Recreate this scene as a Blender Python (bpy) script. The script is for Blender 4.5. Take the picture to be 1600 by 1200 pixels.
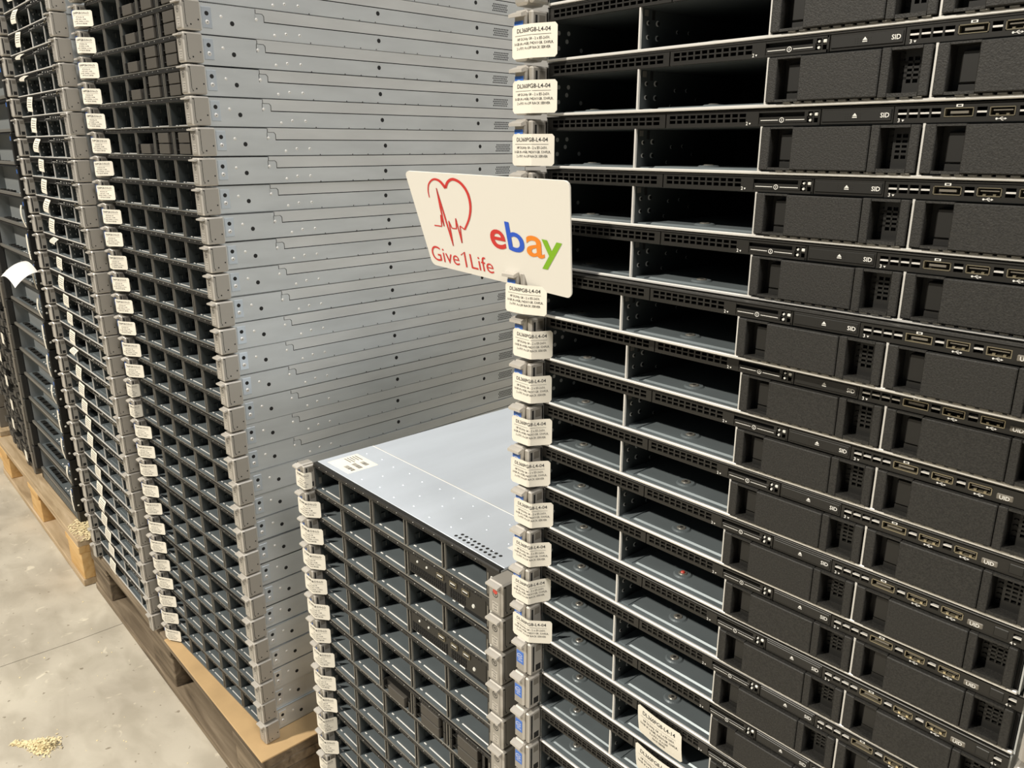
import bpy, bmesh, math, random
from mathutils import Vector, Matrix
random.seed(7)
for o in list(bpy.data.objects): bpy.data.objects.remove(o, do_unlink=True)
scene = bpy.context.scene
COL = scene.collection
R = math.radians

# ------------------------------------------------------------------ camera
H = 1.2007                                   # lens height above the floor
YAW, PITCH, FPX = 0.8408, 0.29146, 1238.7
cd = bpy.data.cameras.new('camera'); cam = bpy.data.objects.new('camera', cd); COL.objects.link(cam)
cd.sensor_width = 36.0; cd.lens = FPX / 1600 * 36.0; cd.clip_start = 0.02
cam.location = (0, 0, H)
cam.rotation_euler = (math.pi / 2 - PITCH, 0, YAW)
scene.camera = cam
# ------------------------------------------------------------------ world, lamps, exposure
w = bpy.data.worlds.new('hall'); scene.world = w; w.use_nodes = True
bg = w.node_tree.nodes['Background']; bg.inputs[0].default_value = (0.88, 0.94, 1.0, 1); bg.inputs[1].default_value = 0.10
def lamp(name, loc, target, size, size_y, power, color):
    ld = bpy.data.lights.new(name, 'AREA'); ld.shape = 'RECTANGLE'; ld.size = size; ld.size_y = size_y
    ld.energy = power; ld.color = color
    o = bpy.data.objects.new(name, ld); COL.objects.link(o); o.location = loc
    d = Vector(target) - Vector(loc); o.rotation_euler = d.to_track_quat('-Z', 'Y').to_euler()
    return o
lamp('hall_lamp', (-2.6, -4.4, 5.9), (-0.9, 0.5, 0.8), 0.42, 0.30, 700, (1.0, 0.93, 0.815))
lamp('hall_lamp', (3.5, -0.6, 4.2), (-1.2, 0.7, 0.9), 1.0, 1.0, 150, (1.0, 0.95, 0.88))
lamp('hall_lamp', (0.3, 0.9, 4.6), (-1.2, 0.9, 0.5), 2.0, 2.0, 60, (1.0, 0.98, 0.95))
scene.view_settings.view_transform = 'Standard'; scene.view_settings.look = 'None'
scene.view_settings.gamma = 1.0; scene.view_settings.use_curve_mapping = False
scene.view_settings.exposure = 0.0

# ------------------------------------------------------------------ materials
def mat(name, col, rough=0.5, metal=0.0, noise=None, bump=None, emit=None, spec=None):
    m = bpy.data.materials.new(name); m.use_nodes = True
    nt = m.node_tree; b = nt.nodes['Principled BSDF']
    b.inputs['Base Color'].default_value = (*col, 1); b.inputs['Roughness'].default_value = rough
    b.inputs['Metallic'].default_value = metal
    if spec is not None: b.inputs['Specular IOR Level'].default_value = spec
    tc = nt.nodes.new('ShaderNodeTexCoord')
    if noise:                                 # (scale xyz, amount)
        mp = nt.nodes.new('ShaderNodeMapping'); mp.inputs['Scale'].default_value = noise[0]
        n = nt.nodes.new('ShaderNodeTexNoise'); n.inputs['Scale'].default_value = 1.0; n.inputs['Detail'].default_value = 5
        oi = nt.nodes.new('ShaderNodeObjectInfo'); mu = nt.nodes.new('ShaderNodeMath'); mu.operation = 'MULTIPLY'; mu.inputs[1].default_value = 37.0
        cx = nt.nodes.new('ShaderNodeCombineXYZ'); nt.links.new(oi.outputs['Random'], mu.inputs[0])
        nt.links.new(mu.outputs[0], cx.inputs[0]); nt.links.new(mu.outputs[0], cx.inputs[1])
        nt.links.new(tc.outputs['Object'], mp.inputs['Vector']); nt.links.new(cx.outputs[0], mp.inputs['Location'])
        nt.links.new(mp.outputs[0], n.inputs['Vector'])
        r = nt.nodes.new('ShaderNodeValToRGB'); a = noise[1]
        r.color_ramp.elements[0].position = 0.3; r.color_ramp.elements[1].position = 0.7
        r.color_ramp.elements[0].color = (*[c * (1 - a) for c in col], 1)
        r.color_ramp.elements[1].color = (*[min(1, c * (1 + a)) for c in col], 1)
        nt.links.new(n.outputs['Fac'], r.inputs['Fac']); nt.links.new(r.outputs['Color'], b.inputs['Base Color'])
    if bump:                                  # (scale, strength, distance)
        n2 = nt.nodes.new('ShaderNodeTexNoise'); n2.inputs['Scale'].default_value = bump[0]; n2.inputs['Detail'].default_value = 3
        bp = nt.nodes.new('ShaderNodeBump'); bp.inputs['Strength'].default_value = bump[1]; bp.inputs['Distance'].default_value = bump[2]
        nt.links.new(tc.outputs['Object'], n2.inputs['Vector']); nt.links.new(n2.outputs['Fac'], bp.inputs['Height'])
        nt.links.new(bp.outputs['Normal'], b.inputs['Normal'])
    return m
def wood(name, c1, c2, c3, rough=0.75, ax='X'):
    m = bpy.data.materials.new(name); m.use_nodes = True; nt = m.node_tree; b = nt.nodes['Principled BSDF']
    b.inputs['Roughness'].default_value = rough; b.inputs['Specular IOR Level'].default_value = 0.25
    tc = nt.nodes.new('ShaderNodeTexCoord'); mp = nt.nodes.new('ShaderNodeMapping')
    mp.inputs['Scale'].default_value = (2.2, 22, 22) if ax == 'X' else (22, 2.2, 22)
    oi = nt.nodes.new('ShaderNodeObjectInfo'); mu = nt.nodes.new('ShaderNodeMath'); mu.operation = 'MULTIPLY'; mu.inputs[1].default_value = 53.0
    cx = nt.nodes.new('ShaderNodeCombineXYZ'); nt.links.new(oi.outputs['Random'], mu.inputs[0])
    for i in range(3): nt.links.new(mu.outputs[0], cx.inputs[i])
    nt.links.new(tc.outputs['Object'], mp.inputs['Vector']); nt.links.new(cx.outputs[0], mp.inputs['Location'])
    n = nt.nodes.new('ShaderNodeTexNoise'); n.inputs['Scale'].default_value = 1.6; n.inputs['Detail'].default_value = 8; n.inputs['Distortion'].default_value = 1.2
    nt.links.new(mp.outputs[0], n.inputs['Vector'])
    r = nt.nodes.new('ShaderNodeValToRGB'); e = r.color_ramp.elements
    e[0].position = 0.32; e[0].color = (*c1, 1); e[1].position = 0.68; e[1].color = (*c3, 1)
    k = e.new(0.5); k.color = (*c2, 1)
    nt.links.new(n.outputs['Fac'], r.inputs['Fac']); nt.links.new(r.outputs['Color'], b.inputs['Base Color'])
    bp = nt.nodes.new('ShaderNodeBump'); bp.inputs['Strength'].default_value = 0.5; bp.inputs['Distance'].default_value = 0.002
    nt.links.new(n.outputs['Fac'], bp.inputs['Height']); nt.links.new(bp.outputs['Normal'], b.inputs['Normal'])
    return m
M = {}
M['zinc'] = mat('galvanised_steel', (0.60, 0.625, 0.63), 0.42, 0.55, ((9, 9, 40), 0.07), (900, 0.03, 0.0005))
M['flange'] = mat('galvanised_flange', (0.64, 0.65, 0.64), 0.42, 0.55, ((9, 9, 40), 0.06))  # same steel, the proud flange's warmer reflection put into the colour
M['lid'] = mat('lid_steel', (0.74, 0.80, 0.88), 0.40, 0.5, ((14, 3, 14), 0.07), (700, 0.03, 0.0005))  # bluish white of a bright ceiling reflection put into the colour
M['bright'] = mat('bright_edge_steel', (0.76, 0.745, 0.71), 0.45, 0.4)
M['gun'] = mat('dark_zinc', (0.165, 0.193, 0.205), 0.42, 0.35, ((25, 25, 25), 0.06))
M['gunwall'] = mat('shaded_zinc_wall', (0.06, 0.069, 0.07), 0.5, 0.3)  # zinc of the bay walls with their shade put into the colour
M['panel'] = mat('grey_panel', (0.24, 0.255, 0.255), 0.5, 0.2)
M['edge'] = mat('cage_edge_steel', (0.23, 0.22, 0.195), 0.40, 0.5)
M['black'] = mat('black_plastic', (0.013, 0.0125, 0.011), 0.45)
M['strip'] = mat('strip_black', (0.016, 0.015, 0.0128), 0.42, 0.1)
M['blank'] = mat('speckled_black_plastic', (0.0165, 0.0157, 0.0138), 0.62, 0.0, ((900, 900, 900), 0.55), (1100, 0.5, 0.0006))
M['sff'] = mat('grey_blank_plastic', (0.062, 0.056, 0.047), 0.6)
M['void'] = mat('void_black', (0.006, 0.006, 0.006), 0.8)
M['ear'] = mat('silver_plastic', (0.36, 0.338, 0.30), 0.38, 0.25)
M['earlight'] = mat('silver_plastic_edge', (0.56, 0.53, 0.48), 0.34, 0.3)
M['groove'] = mat('groove_grey', (0.16, 0.145, 0.12), 0.5)
M['tag'] = mat('white_label', (0.80, 0.76, 0.66), 0.55, 0, ((60, 60, 60), 0.03))
M['ink'] = mat('black_ink', (0.03, 0.03, 0.03), 0.7)
M['inkg'] = mat('grey_ink', (0.16, 0.15, 0.13), 0.7)
M['blue'] = mat('blue_sticker', (0.05, 0.16, 0.55), 0.4)
M['white'] = mat('white_print', (0.80, 0.79, 0.75), 0.5)
M['led'] = mat('clear_led', (0.75, 0.75, 0.70), 0.25)
M['gold'] = mat('port_metal', (0.34, 0.30, 0.21), 0.30, 0.7)
M['red'] = mat('red_plastic', (0.55, 0.06, 0.04), 0.4)
M['bracket'] = mat('bright_zinc_plate', (0.72, 0.78, 0.84), 0.30, 0.7)
M['card'] = mat('white_card', (0.80, 0.775, 0.71), 0.45)
M['sgred'] = mat('print_red', (0.62, 0.035, 0.03), 0.5)
M['sgblue'] = mat('print_blue', (0.02, 0.10, 0.62), 0.5)
M['sgorange'] = mat('print_orange', (0.86, 0.25, 0.015), 0.5)
M['sggreen'] = mat('print_green', (0.22, 0.47, 0.012), 0.5)
M['wnew'] = wood('fresh_pine', (0.50, 0.30, 0.115), (0.62, 0.39, 0.16), (0.68, 0.46, 0.21))
M['wold'] = wood('weathered_pine', (0.095, 0.072, 0.048), (0.18, 0.14, 0.095), (0.27, 0.215, 0.15))
M['wmid'] = wood('aged_pine', (0.33, 0.24, 0.14), (0.45, 0.34, 0.21), (0.54, 0.42, 0.28))
M['wpale'] = wood('pale_pine', (0.66, 0.54, 0.33), (0.76, 0.64, 0.42), (0.80, 0.70, 0.48))
M['ply'] = mat('tan_fibreboard', (0.50, 0.34, 0.17), 0.7, 0, ((14, 14, 14), 0.10), (400, 0.15, 0.0006))
M['wallpaint'] = mat('wall_paint', (0.55, 0.54, 0.52), 0.8)
M['dust'] = mat('sawdust', (0.84, 0.72, 0.44), 0.9)
M['paper'] = mat('white_paper', (0.86, 0.85, 0.82), 0.6)

# ------------------------------------------------------------------ mesh helpers
class MB:
    def __init__(s): s.v = []; s.f = []; s.m = []
    def face(s, pts, m=0):
        b = len(s.v); s.v += [tuple(p) for p in pts]; s.f.append(list(range(b, b + len(pts)))); s.m.append(m)
    def box(s, x0, x1, y0, y1, z0, z1, m=0):
        b = len(s.v)
        s.v += [(x0, y0, z0), (x1, y0, z0), (x1, y1, z0), (x0, y1, z0), (x0, y0, z1), (x1, y0, z1), (x1, y1, z1), (x0, y1, z1)]
        for q in ((3, 2, 1, 0), (4, 5, 6, 7), (0, 1, 5, 4), (1, 2, 6, 5), (2, 3, 7, 6), (3, 0, 4, 7)):
            s.f.append([b + i for i in q]); s.m.append(m)
        return s
    def cbox(s, x0, x1, y0, y1, z0, z1, c, m=0, mc=None):
        lo = (x0, y0, z0); hi = (x1, y1, z1); b = len(s.v); ids = {}
        cen = Vector(((x0 + x1) / 2, (y0 + y1) / 2, (z0 + z1) / 2))
        for sx in (0, 1):
            for sy in (0, 1):
                for sz in (0, 1):
                    for a in range(3):
                        sg = (sx, sy, sz); p = []
                        for k in range(3):
                            e = hi[k] if sg[k] else lo[k]
                            p.append(e if k == a else e + (-c if sg[k] else c))
                        ids[(sg, a)] = len(s.v); s.v.append(tuple(p))
        def add(idx, mm):
            pts = [Vector(s.v[i]) for i in idx]; n = (pts[1] - pts[0]).cross(pts[2] - pts[0])
            fc = sum(pts, Vector()) / len(pts)
            if n.dot(fc - cen) < 0: idx = idx[::-1]
            s.f.append(idx); s.m.append(mm)
        mc = m if mc is None else mc
        for a in range(3):
            u, v = (a + 1) % 3, (a + 2) % 3
            for sg in (0, 1):
                q = []
                for su, sv in ((0, 0), (1, 0), (1, 1), (0, 1)):
                    t = [0, 0, 0]; t[a] = sg; t[u] = su; t[v] = sv; q.append(ids[(tuple(t), a)])
                add(q, m)
            for su in (0, 1):
                for sv in (0, 1):
                    t0 = [0, 0, 0]; t1 = [0, 0, 0]; t0[u] = t1[u] = su; t0[v] = t1[v] = sv; t0[a] = 0; t1[a] = 1
                    add([ids[(tuple(t0), u)], ids[(tuple(t1), u)], ids[(tuple(t1), v)], ids[(tuple(t0), v)]], mc)
        for sx in (0, 1):
            for sy in (0, 1):
                for sz in (0, 1): add([ids[((sx, sy, sz), a)] for a in range(3)], mc)
        return s
    def prism(s, prof, axis, a, b, m=0):
        """prof: 2D loop in the two other axes (x: y,z / y: x,z / z: x,y), extruded along axis"""
        def P(p, t): return {'x': (t, p[0], p[1]), 'y': (p[0], t, p[1]), 'z': (p[0], p[1], t)}[axis]
        n = len(prof); base = len(s.v); s.v += [P(p, a) for p in prof] + [P(p, b) for p in prof]
        area = sum(prof[i][0] * prof[(i + 1) % n][1] - prof[(i + 1) % n][0] * prof[i][1] for i in range(n))
        flip = (area > 0) != (axis == 'y')
        A = list(range(base, base + n)); B = list(range(base + n, base + 2 * n))
        s.f.append(A[::-1] if flip else A); s.f.append(B if flip else B[::-1]); s.m += [m, m]
        for i in range(n):
            j = (i + 1) % n; q = [A[i], A[j], B[j], B[i]]
            s.f.append(q if flip else q[::-1]); s.m.append(m)
        return s
    def disc(s, c, axis, r0, r1, h, m=0, n=12):
        """frustum standing on c along +-axis ('x','-y','z'), base r0, top r1"""
        sg = -1 if axis[0] == '-' else 1; ax = axis[-1]
        k = 'xyz'.index(ax); u, v = (k + 1) % 3, (k + 2) % 3; b = len(s.v)
        for t, r in ((0, r0), (h, r1)):
            for i in range(n):
                p = list(c); an = 2 * math.pi * i / n
                p[k] += sg * t; p[u] += r * math.cos(an); p[v] += r * math.sin(an); s.v.append(tuple(p))
        top = [b + n + i for i in range(n)]
        s.f.append(top if sg > 0 else top[::-1]); s.m.append(m)
        for i in range(n):
            j = (i + 1) % n; q = [b + i, b + j, b + n + j, b + n + i]
            s.f.append(q if sg > 0 else q[::-1]); s.m.append(m)
        return s
    def frustum(s, x0, x1, y0, y1, z0, z1, c, m=0):
        b = len(s.v)
        s.v += [(x0, y0, z0), (x1, y0, z0), (x1, y1, z0), (x0, y1, z0), (x0 + c, y0 + c, z1), (x1 - c, y0 + c, z1), (x1 - c, y1 - c, z1), (x0 + c, y1 - c, z1)]
        for q in ((4, 5, 6, 7), (0, 1, 5, 4), (1, 2, 6, 5), (2, 3, 7, 6), (3, 0, 4, 7)):
            s.f.append([b + i for i in q]); s.m.append(m)
        return s
    def strip2d(s, pts, widths, fn, m=0):
        """ribbon along 2D polyline mapped by fn(u,v)"""
        L = []
        for i, p in enumerate(pts):
            a = pts[max(0, i - 1)]; c = pts[min(len(pts) - 1, i + 1)]
            dx, dy = c[0] - a[0], c[1] - a[1]; l = math.hypot(dx, dy) or 1
            w_ = widths[i] / 2 if isinstance(widths, (list, tuple)) else widths / 2
            L.append(((p[0] - dy / l * w_, p[1] + dx / l * w_), (p[0] + dy / l * w_, p[1] - dx / l * w_)))
        for i in range(len(L) - 1):
            s.face([fn(*L[i][1]), fn(*L[i + 1][1]), fn(*L[i + 1][0]), fn(*L[i][0])], m)
        return s
    def mesh(s, name, mats):
        me = bpy.data.meshes.new(name); me.from_pydata(s.v, [], s.f)
        for k in mats: me.materials.append(M[k])
        me.polygons.foreach_set('material_index', s.m); me.update()
        return me

class P:                                        # a part: shared mesh + its own pieces
    def __init__(s, name, mesh, kids=(), label=None, loc=(0, 0, 0), stuff=False):
        s.name, s.mesh, s.kids, s.label, s.loc, s.stuff = name, mesh, list(kids), label, loc, stuff
def place(p, parent):
    o = bpy.data.objects.new(p.name, p.mesh); COL.objects.link(o); o.parent = parent; o.location = p.loc
    if p.label: o['label'] = p.label
    if p.stuff: o['kind'] = 'stuff'
    for k in p.kids: place(k, o)
    return o
def thing(name, label, cat, loc, rot=(0, 0, 0), group=None, parts=(), mesh=None):
    o = bpy.data.objects.new(name, mesh); COL.objects.link(o); o.location = loc; o.rotation_euler = rot
    o['label'] = label; o['category'] = cat
    if group: o['group'] = group
    for p in parts: place(p, o)
    return o
_tc = {}
def glyphs(txt, bold=0.0, res=2):
    key = (txt, bold)
    if key in _tc: return _tc[key]
    c = bpy.data.curves.new('t', 'FONT'); c.body = txt; c.size = 1.0; c.resolution_u = res; c.fill_mode = 'FRONT'; c.offset = bold
    ob = bpy.data.objects.new('t', c); COL.objects.link(ob)
    dg = bpy.context.evaluated_depsgraph_get(); me = bpy.data.meshes.new_from_object(ob.evaluated_get(dg))
    vs = [(v.co.x, v.co.y) for v in me.vertices]; fs = [list(p.vertices) for p in me.polygons]
    bpy.data.objects.remove(ob, do_unlink=True); bpy.data.curves.remove(c); bpy.data.meshes.remove(me)
    _tc[key] = (vs, fs); return _tc[key]
def text(mb, txt, fn, u0, v0, width=None, height=None, m=0, bold=0.0, center=False, res=2):
    vs, fs = glyphs(txt, bold, res)
    xa = min(v[0] for v in vs); xb = max(v[0] for v in vs); ya = min(v[1] for v in vs); yb = max(v[1] for v in vs)
    sy = height / 0.70 if height else None
    sx = width / (xb - xa) if width else sy
    if sy is None: sy = sx
    off = -(xb - xa) * sx / 2 if center else 0
    b = len(mb.v); mb.v += [fn(u0 + off + (x - xa) * sx, v0 + y * sy) for x, y in vs]
    for f in fs: mb.f.append([b + i for i in f]); mb.m.append(m)
    return mb
ORD = ['zeroth', 'first', 'second', 'third', 'fourth', 'fifth', 'sixth', 'seventh', 'eighth', 'ninth', 'tenth', 'eleventh', 'twelfth', 'thirteenth', 'fourteenth', 'fifteenth', 'sixteenth', 'seventeenth', 'eighteenth', 'nineteenth', 'twentieth']
def ordn(n):
    if n <= 20: return ORD[n]
    return {20: 'twenty-', 30: 'thirty-'}[n // 10 * 10] + ORD[n % 10] if n % 10 else 'thirtieth'

# ------------------------------------------------------------------ the hall floor
def floor_mesh():
    mb = MB(); n = 60; rr = random.Random(3)
    edge = []
    for i in range(n + 1):
        y = -4 + 10 * i / n; edge.append((-2.034 + rr.uniform(-0.004, 0.004), y))
    for sgn, X in ((-1, -9.0), (1, 5.0)):
        loop = [(x + sgn * 0.0011, y) for x, y in edge]
        for i in range(n):
            a, b = loop[i], loop[i + 1]
            q = [(X, a[1], 0), (a[0], a[1], 0), (b[0], b[1], 0), (X, b[1], 0)]
            mb.face(q if sgn < 0 else q[::-1])
            s = [(a[0], a[1], 0), (a[0], a[1], -0.006), (b[0], b[1], -0.006), (b[0], b[1], 0)]
            mb.face(s if sgn < 0 else s[::-1])
    mb.box(-9, 5, -4, 6, -0.05, -0.006)
    return mb.mesh('floor', ['concrete'])
def concrete():
    m = bpy.data.materials.new('concrete'); m.use_nodes = True; nt = m.node_tree; b = nt.nodes['Principled BSDF']
    tc = nt.nodes.new('ShaderNodeTexCoord')
    def noise(sc, det, dist=0.0, scale=(1, 1, 1)):
        mp = nt.nodes.new('ShaderNodeMapping'); mp.inputs['Scale'].default_value = scale; nt.links.new(tc.outputs['Object'], mp.inputs['Vector'])
        n = nt.nodes.new('ShaderNodeTexNoise'); n.inputs['Scale'].default_value = sc; n.inputs['Detail'].default_value = det; n.inputs['Distortion'].default_value = dist
        nt.links.new(mp.outputs[0], n.inputs['Vector']); return n
    def ramp(n, a, b_, pa=0.3, pb=0.7):
        r = nt.nodes.new('ShaderNodeValToRGB'); e = r.color_ramp.elements; e[0].position = pa; e[1].position = pb
        e[0].color = (*a, 1); e[1].color = (*b_, 1); nt.links.new(n.outputs['Fac'], r.inputs['Fac']); return r
    def mix(c1, c2, kind, fac):
        x = nt.nodes.new('ShaderNodeMixRGB'); x.blend_type = kind; x.inputs[0].default_value = fac
        nt.links.new(c1, x.inputs[1]); nt.links.new(c2, x.inputs[2]); return x.outputs[0]
    base = ramp(noise(3.2, 7, 0.15), (0.43, 0.39, 0.32), (0.62, 0.575, 0.475))
    scuff = ramp(noise(9, 6, 0.4, (1, 1.8, 1)), (0.80, 0.79, 0.77), (1, 1, 1), 0.36, 0.58)
    c = mix(base.outputs[0], scuff.outputs[0], 'MULTIPLY', 0.8)
    spots = ramp(noise(55, 2), (0.35, 0.31, 0.26), (1, 1, 1), 0.27, 0.31)
    c = mix(c, spots.outputs[0], 'MULTIPLY', 0.7)
    pale = ramp(noise(26, 4, 0.8), (0, 0, 0), (0.30, 0.28, 0.22), 0.64, 0.72)
    c = mix(c, pale.outputs[0], 'ADD', 0.6)
    nt.links.new(c, b.inputs['Base Color']); b.inputs['Roughness'].default_value = 0.55; b.inputs['Specular IOR Level'].default_value = 0.35
    n = noise(90, 4); bp = nt.nodes.new('ShaderNodeBump'); bp.inputs['Strength'].default_value = 0.12; bp.inputs['Distance'].default_value = 0.002
    nt.links.new(n.outputs['Fac'], bp.inputs['Height']); nt.links.new(bp.outputs['Normal'], b.inputs['Normal'])
    return m
M['concrete'] = concrete()
fl = bpy.data.objects.new('floor', floor_mesh()); COL.objects.link(fl); fl['kind'] = 'structure'
fl['label'] = 'worn pale concrete floor with a thin crack'

wb = MB(); wb.box(-9, 5, 5.0, 5.15, 0, 6.5); wo = bpy.data.objects.new('wall_back', wb.mesh('wall_back', ['wallpaint'])); COL.objects.link(wo); wo['kind'] = 'structure'; wo['label'] = 'plain pale hall wall far behind the stacks'
# ------------------------------------------------------------------ pallets
def pallet(x0, x1, y0, ytop, label, m_deck, m_block, m_skid, front=None):
    L = x1 - x0; D = 0.78; rr = random.Random(int(x0 * -1000))
    root = thing('wooden_pallet', label, 'pallet', (x0, y0, 0), group='pallets along the row of stacks')
    def part(nm, a, mt):
        mb = MB(); x_0, x_1, y_0, y_1, z_0, z_1 = a; cx, cy, cz = (x_0 + x_1) / 2, (y_0 + y_1) / 2, (z_0 + z_1) / 2
        mb.cbox(x_0 - cx, x_1 - cx, y_0 - cy, y_1 - cy, z_0 - cz, z_1 - cz, 0.002)
        place(P(nm, mb.mesh(nm, [mt]), loc=(cx, cy, cz)), root)
    t = ytop
    zb = 0.021; zt = t - 0.042; zs = t - 0.021
    for y in (0, (D - 0.12) / 2, D - 0.12):                       # skids
        part('bottom_board', (0, L, y, y + 0.12, 0, zb), m_skid)
        for xx in (0, (L - 0.14) / 2, L - 0.14): part('block', (xx, xx + 0.14, y + 0.004, y + 0.116, zb, zt), m_block)
    for xx in (0, (L - 0.14) / 2, L - 0.14): part('stringer_board', (xx, xx + 0.14, 0, D, zt, zs), m_block)
    ys = [0, 0.165, 0.33, 0.495, 0.66]
    for i, y in enumerate(ys): part('deck_board', (0, L, y, y + (0.14 if i in (0,) else 0.12), zs, t), (front or m_deck) if i == 0 else m_deck)
    return root
ZP = 0.1440
pallet(-2.265, -1.172, 0.447, ZP - 0.004, 'weathered grey-brown pallet with a fibreboard sheet on top', 'wold', 'wold', 'wold')
pallet(-3.395, -2.297, 0.424, ZP, 'fresh orange pine pallet under the large black servers', 'wnew', 'wnew', 'wmid', 'wmid')  # bottom boards in browner wood, the shadow on them put into the colour
pallet(-1.085, 0.02, 0.47, H - 1.0603, 'pine pallet mostly hidden under the two near stacks', 'wmid', 'wnew', 'wmid')
pallet(-4.56, -3.465, 0.445, ZP, 'pine pallet at the far left edge, mostly cut off', 'wmid', 'wnew', 'wnew')
mb = MB(); mb.cbox(-1.662, -1.168, 0.443, 1.19, 0, 0.0038, 0.0008)
thing('fibreboard_sheet', 'smooth tan fibreboard sheet lying on the grey-brown pallet', 'board', (0, 0, ZP - 0.0039), mesh=mb.mesh('fibreboard_sheet', ['ply']))

# ------------------------------------------------------------------ 1U rack server parts (local: x 0..W, front y=0, z 0..HT)
W, HT, DEP = 0.424, 0.0428, 0.69
def side_panels(detail):
    """sheet metal body; the right side carries seam, holes and rivets"""
    mb = MB(); t = 0.001
    mb.box(0, t, 0.001, DEP, 0, HT)                                # left wall
    mb.box(0, W, 0.002, DEP, 0, t)                                 # bottom
    mb.box(0, W, DEP - t, DEP, 0, HT)                              # rear
    mb.box(0, W, 0.012, DEP, HT - t, HT)                           # top
    mb.box(W - 0.004, W - 0.0018, 0.002, DEP, t, HT - t, 1)        # dark inner wall
    mb.box(W - t, W, 0.001, DEP, 0, 0.0242)
    mb.box(W - t, W, 0.001, 0.1065, 0.0242, HT)
    mb.prism([(0.1075, HT), (0.1075, 0.0365), (0.118, 0.0365), (0.121, 0.0335), (0.121, 0.0256), (DEP, 0.0256), (DEP, HT)], 'x', W - t, W + 0.0004, 2)
    mb.prism([(0.1055, 0.0242), (0.1055, 0.0365), (0.1075, 0.0358), (0.1175, 0.0358), (0.120, 0.0332), (0.120, 0.0242)], 'x', W - t, W, 0)
    if detail:
        for y, z, r in ((0.068, 0.0180, 0.0034), (0.334, 0.016, 0.0036), (0.562, 0.0145, 0.0036)): mb.disc((W, y, z), 'x', r, r, 0.0002, 1, 16)
        for y, z in ((0.0515, 0.026), (0.108, 0.0275), (0.137, 0.0075), (0.157, 0.0110), (0.181, 0.0110)):
            mb.disc((W, y, z), 'x', 0.0024, 0.0012, 0.0008, 3, 10)
        for y in (0.157, 0.181): mb.disc((W + 0.0008, y, 0.011), 'x', 0.0007, 0.0007, 0.0001, 1, 6)
        for y in (0.200, 0.264, 0.296, 0.328, 0.388, 0.417, 0.47, 0.497): mb.disc((W, y, 0.0016), 'x', 0.0011, 0.0008, 0.0004, 1, 6)
        for i in range(9):
            for j in range(4): mb.disc((W, 0.606 + i * 0.0044 + (j % 2) * 0.0022, 0.006 + j * 0.0038), 'x', 0.0015, 0.0015, 0.0002, 1, 6)
    return mb.mesh('chassis', ['zinc', 'void', 'flange', 'bright'])
CH_D = side_panels(True); CH_P = side_panels(False)
# screw plate behind the right ear
mb = MB(); mb.cbox(W, W + 0.0010, 0.0215, 0.0365, 0.0085, 0.0375, 0.0004, 0)
mb.disc((W + 0.001, 0.029, 0.0285), 'x', 0.0032, 0.0030, 0.0002, 1, 14); mb.disc((W + 0.001, 0.029, 0.0165), 'x', 0.0033, 0.0018, 0.0012, 2, 12)
mb.disc((W + 0.0022, 0.029, 0.0165), 'x', 0.0009, 0.0009, 0.0001, 1, 6)
SCREWPLATE = P('screw_plate', mb.mesh('screw_plate', ['bracket', 'void', 'bright']))

def ear_left():
    mb = MB()
    mb.cbox(-0.0240, -0.0078, -0.0170, 0.005, 0.0012, 0.0412, 0.0022, 0, 1)
    mb.cbox(-0.0070, -0.0012, -0.0160, 0.0065, 0.0022, 0.0400, 0.0014, 0, 1)
    mb.box(-0.0082, -0.0066, -0.0130, 0.005, 0.003, 0.040, 2)
    x = -0.0012
    mb.box(x - 0.001, x + 0.0001, -0.0125, -0.0102, 0.006, 0.0365, 3)
    mb.box(x - 0.001, x + 0.0001, -0.0080, -0.0010, 0.0290, 0.0365, 2)
    mb.box(x - 0.001, x + 0.0001, -0.0080, -0.0010, 0.0055, 0.0130, 3)
    mb.box(-0.0012, 0.0010, 0.0010, 0.010, 0.004, 0.039, 3)
    body = mb.mesh('ear_latch', ['ear', 'earlight', 'groove', 'void'])
    lp = MB(); lp.prism([(-0.0165, 0.0400), (-0.0225, 0.0378), (-0.0225, 0.0352), (-0.0206, 0.0352), (-0.0165, 0.0368)], 'x', -0.0240, -0.0080, 0)
    return body, lp.mesh('latch_lip', ['earlight'])
EL_BODY, EL_LIP = ear_left()
def flat(y, x0, z0): return lambda u, v: (x0 + u, y, z0 + v)
mb = MB(); mb.cbox(-0.0222, -0.0115, -0.0173, -0.0168, 0.0180, 0.0325, 0.00012, 0)
f = flat(-0.01735, -0.0222, 0.0192)
mb.strip2d([(0.0051 + 0.0040 * math.cos(a * math.pi / 8), 0.0072 + 0.0028 * math.sin(a * math.pi / 8)) for a in range(1, 16)], 0.0005, f, 1)
text(mb, 'intel', f, 0.0051, 0.0060, width=0.0056, height=0.0026, m=1, center=True)
text(mb, 'XEON', f, 0.0056, 0.0014, width=0.0066, height=0.0018, m=1, center=True)
STICKER = P('processor_sticker', mb.mesh('processor_sticker', ['blue', 'white']), label='blue sticker with white lettering')
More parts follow.
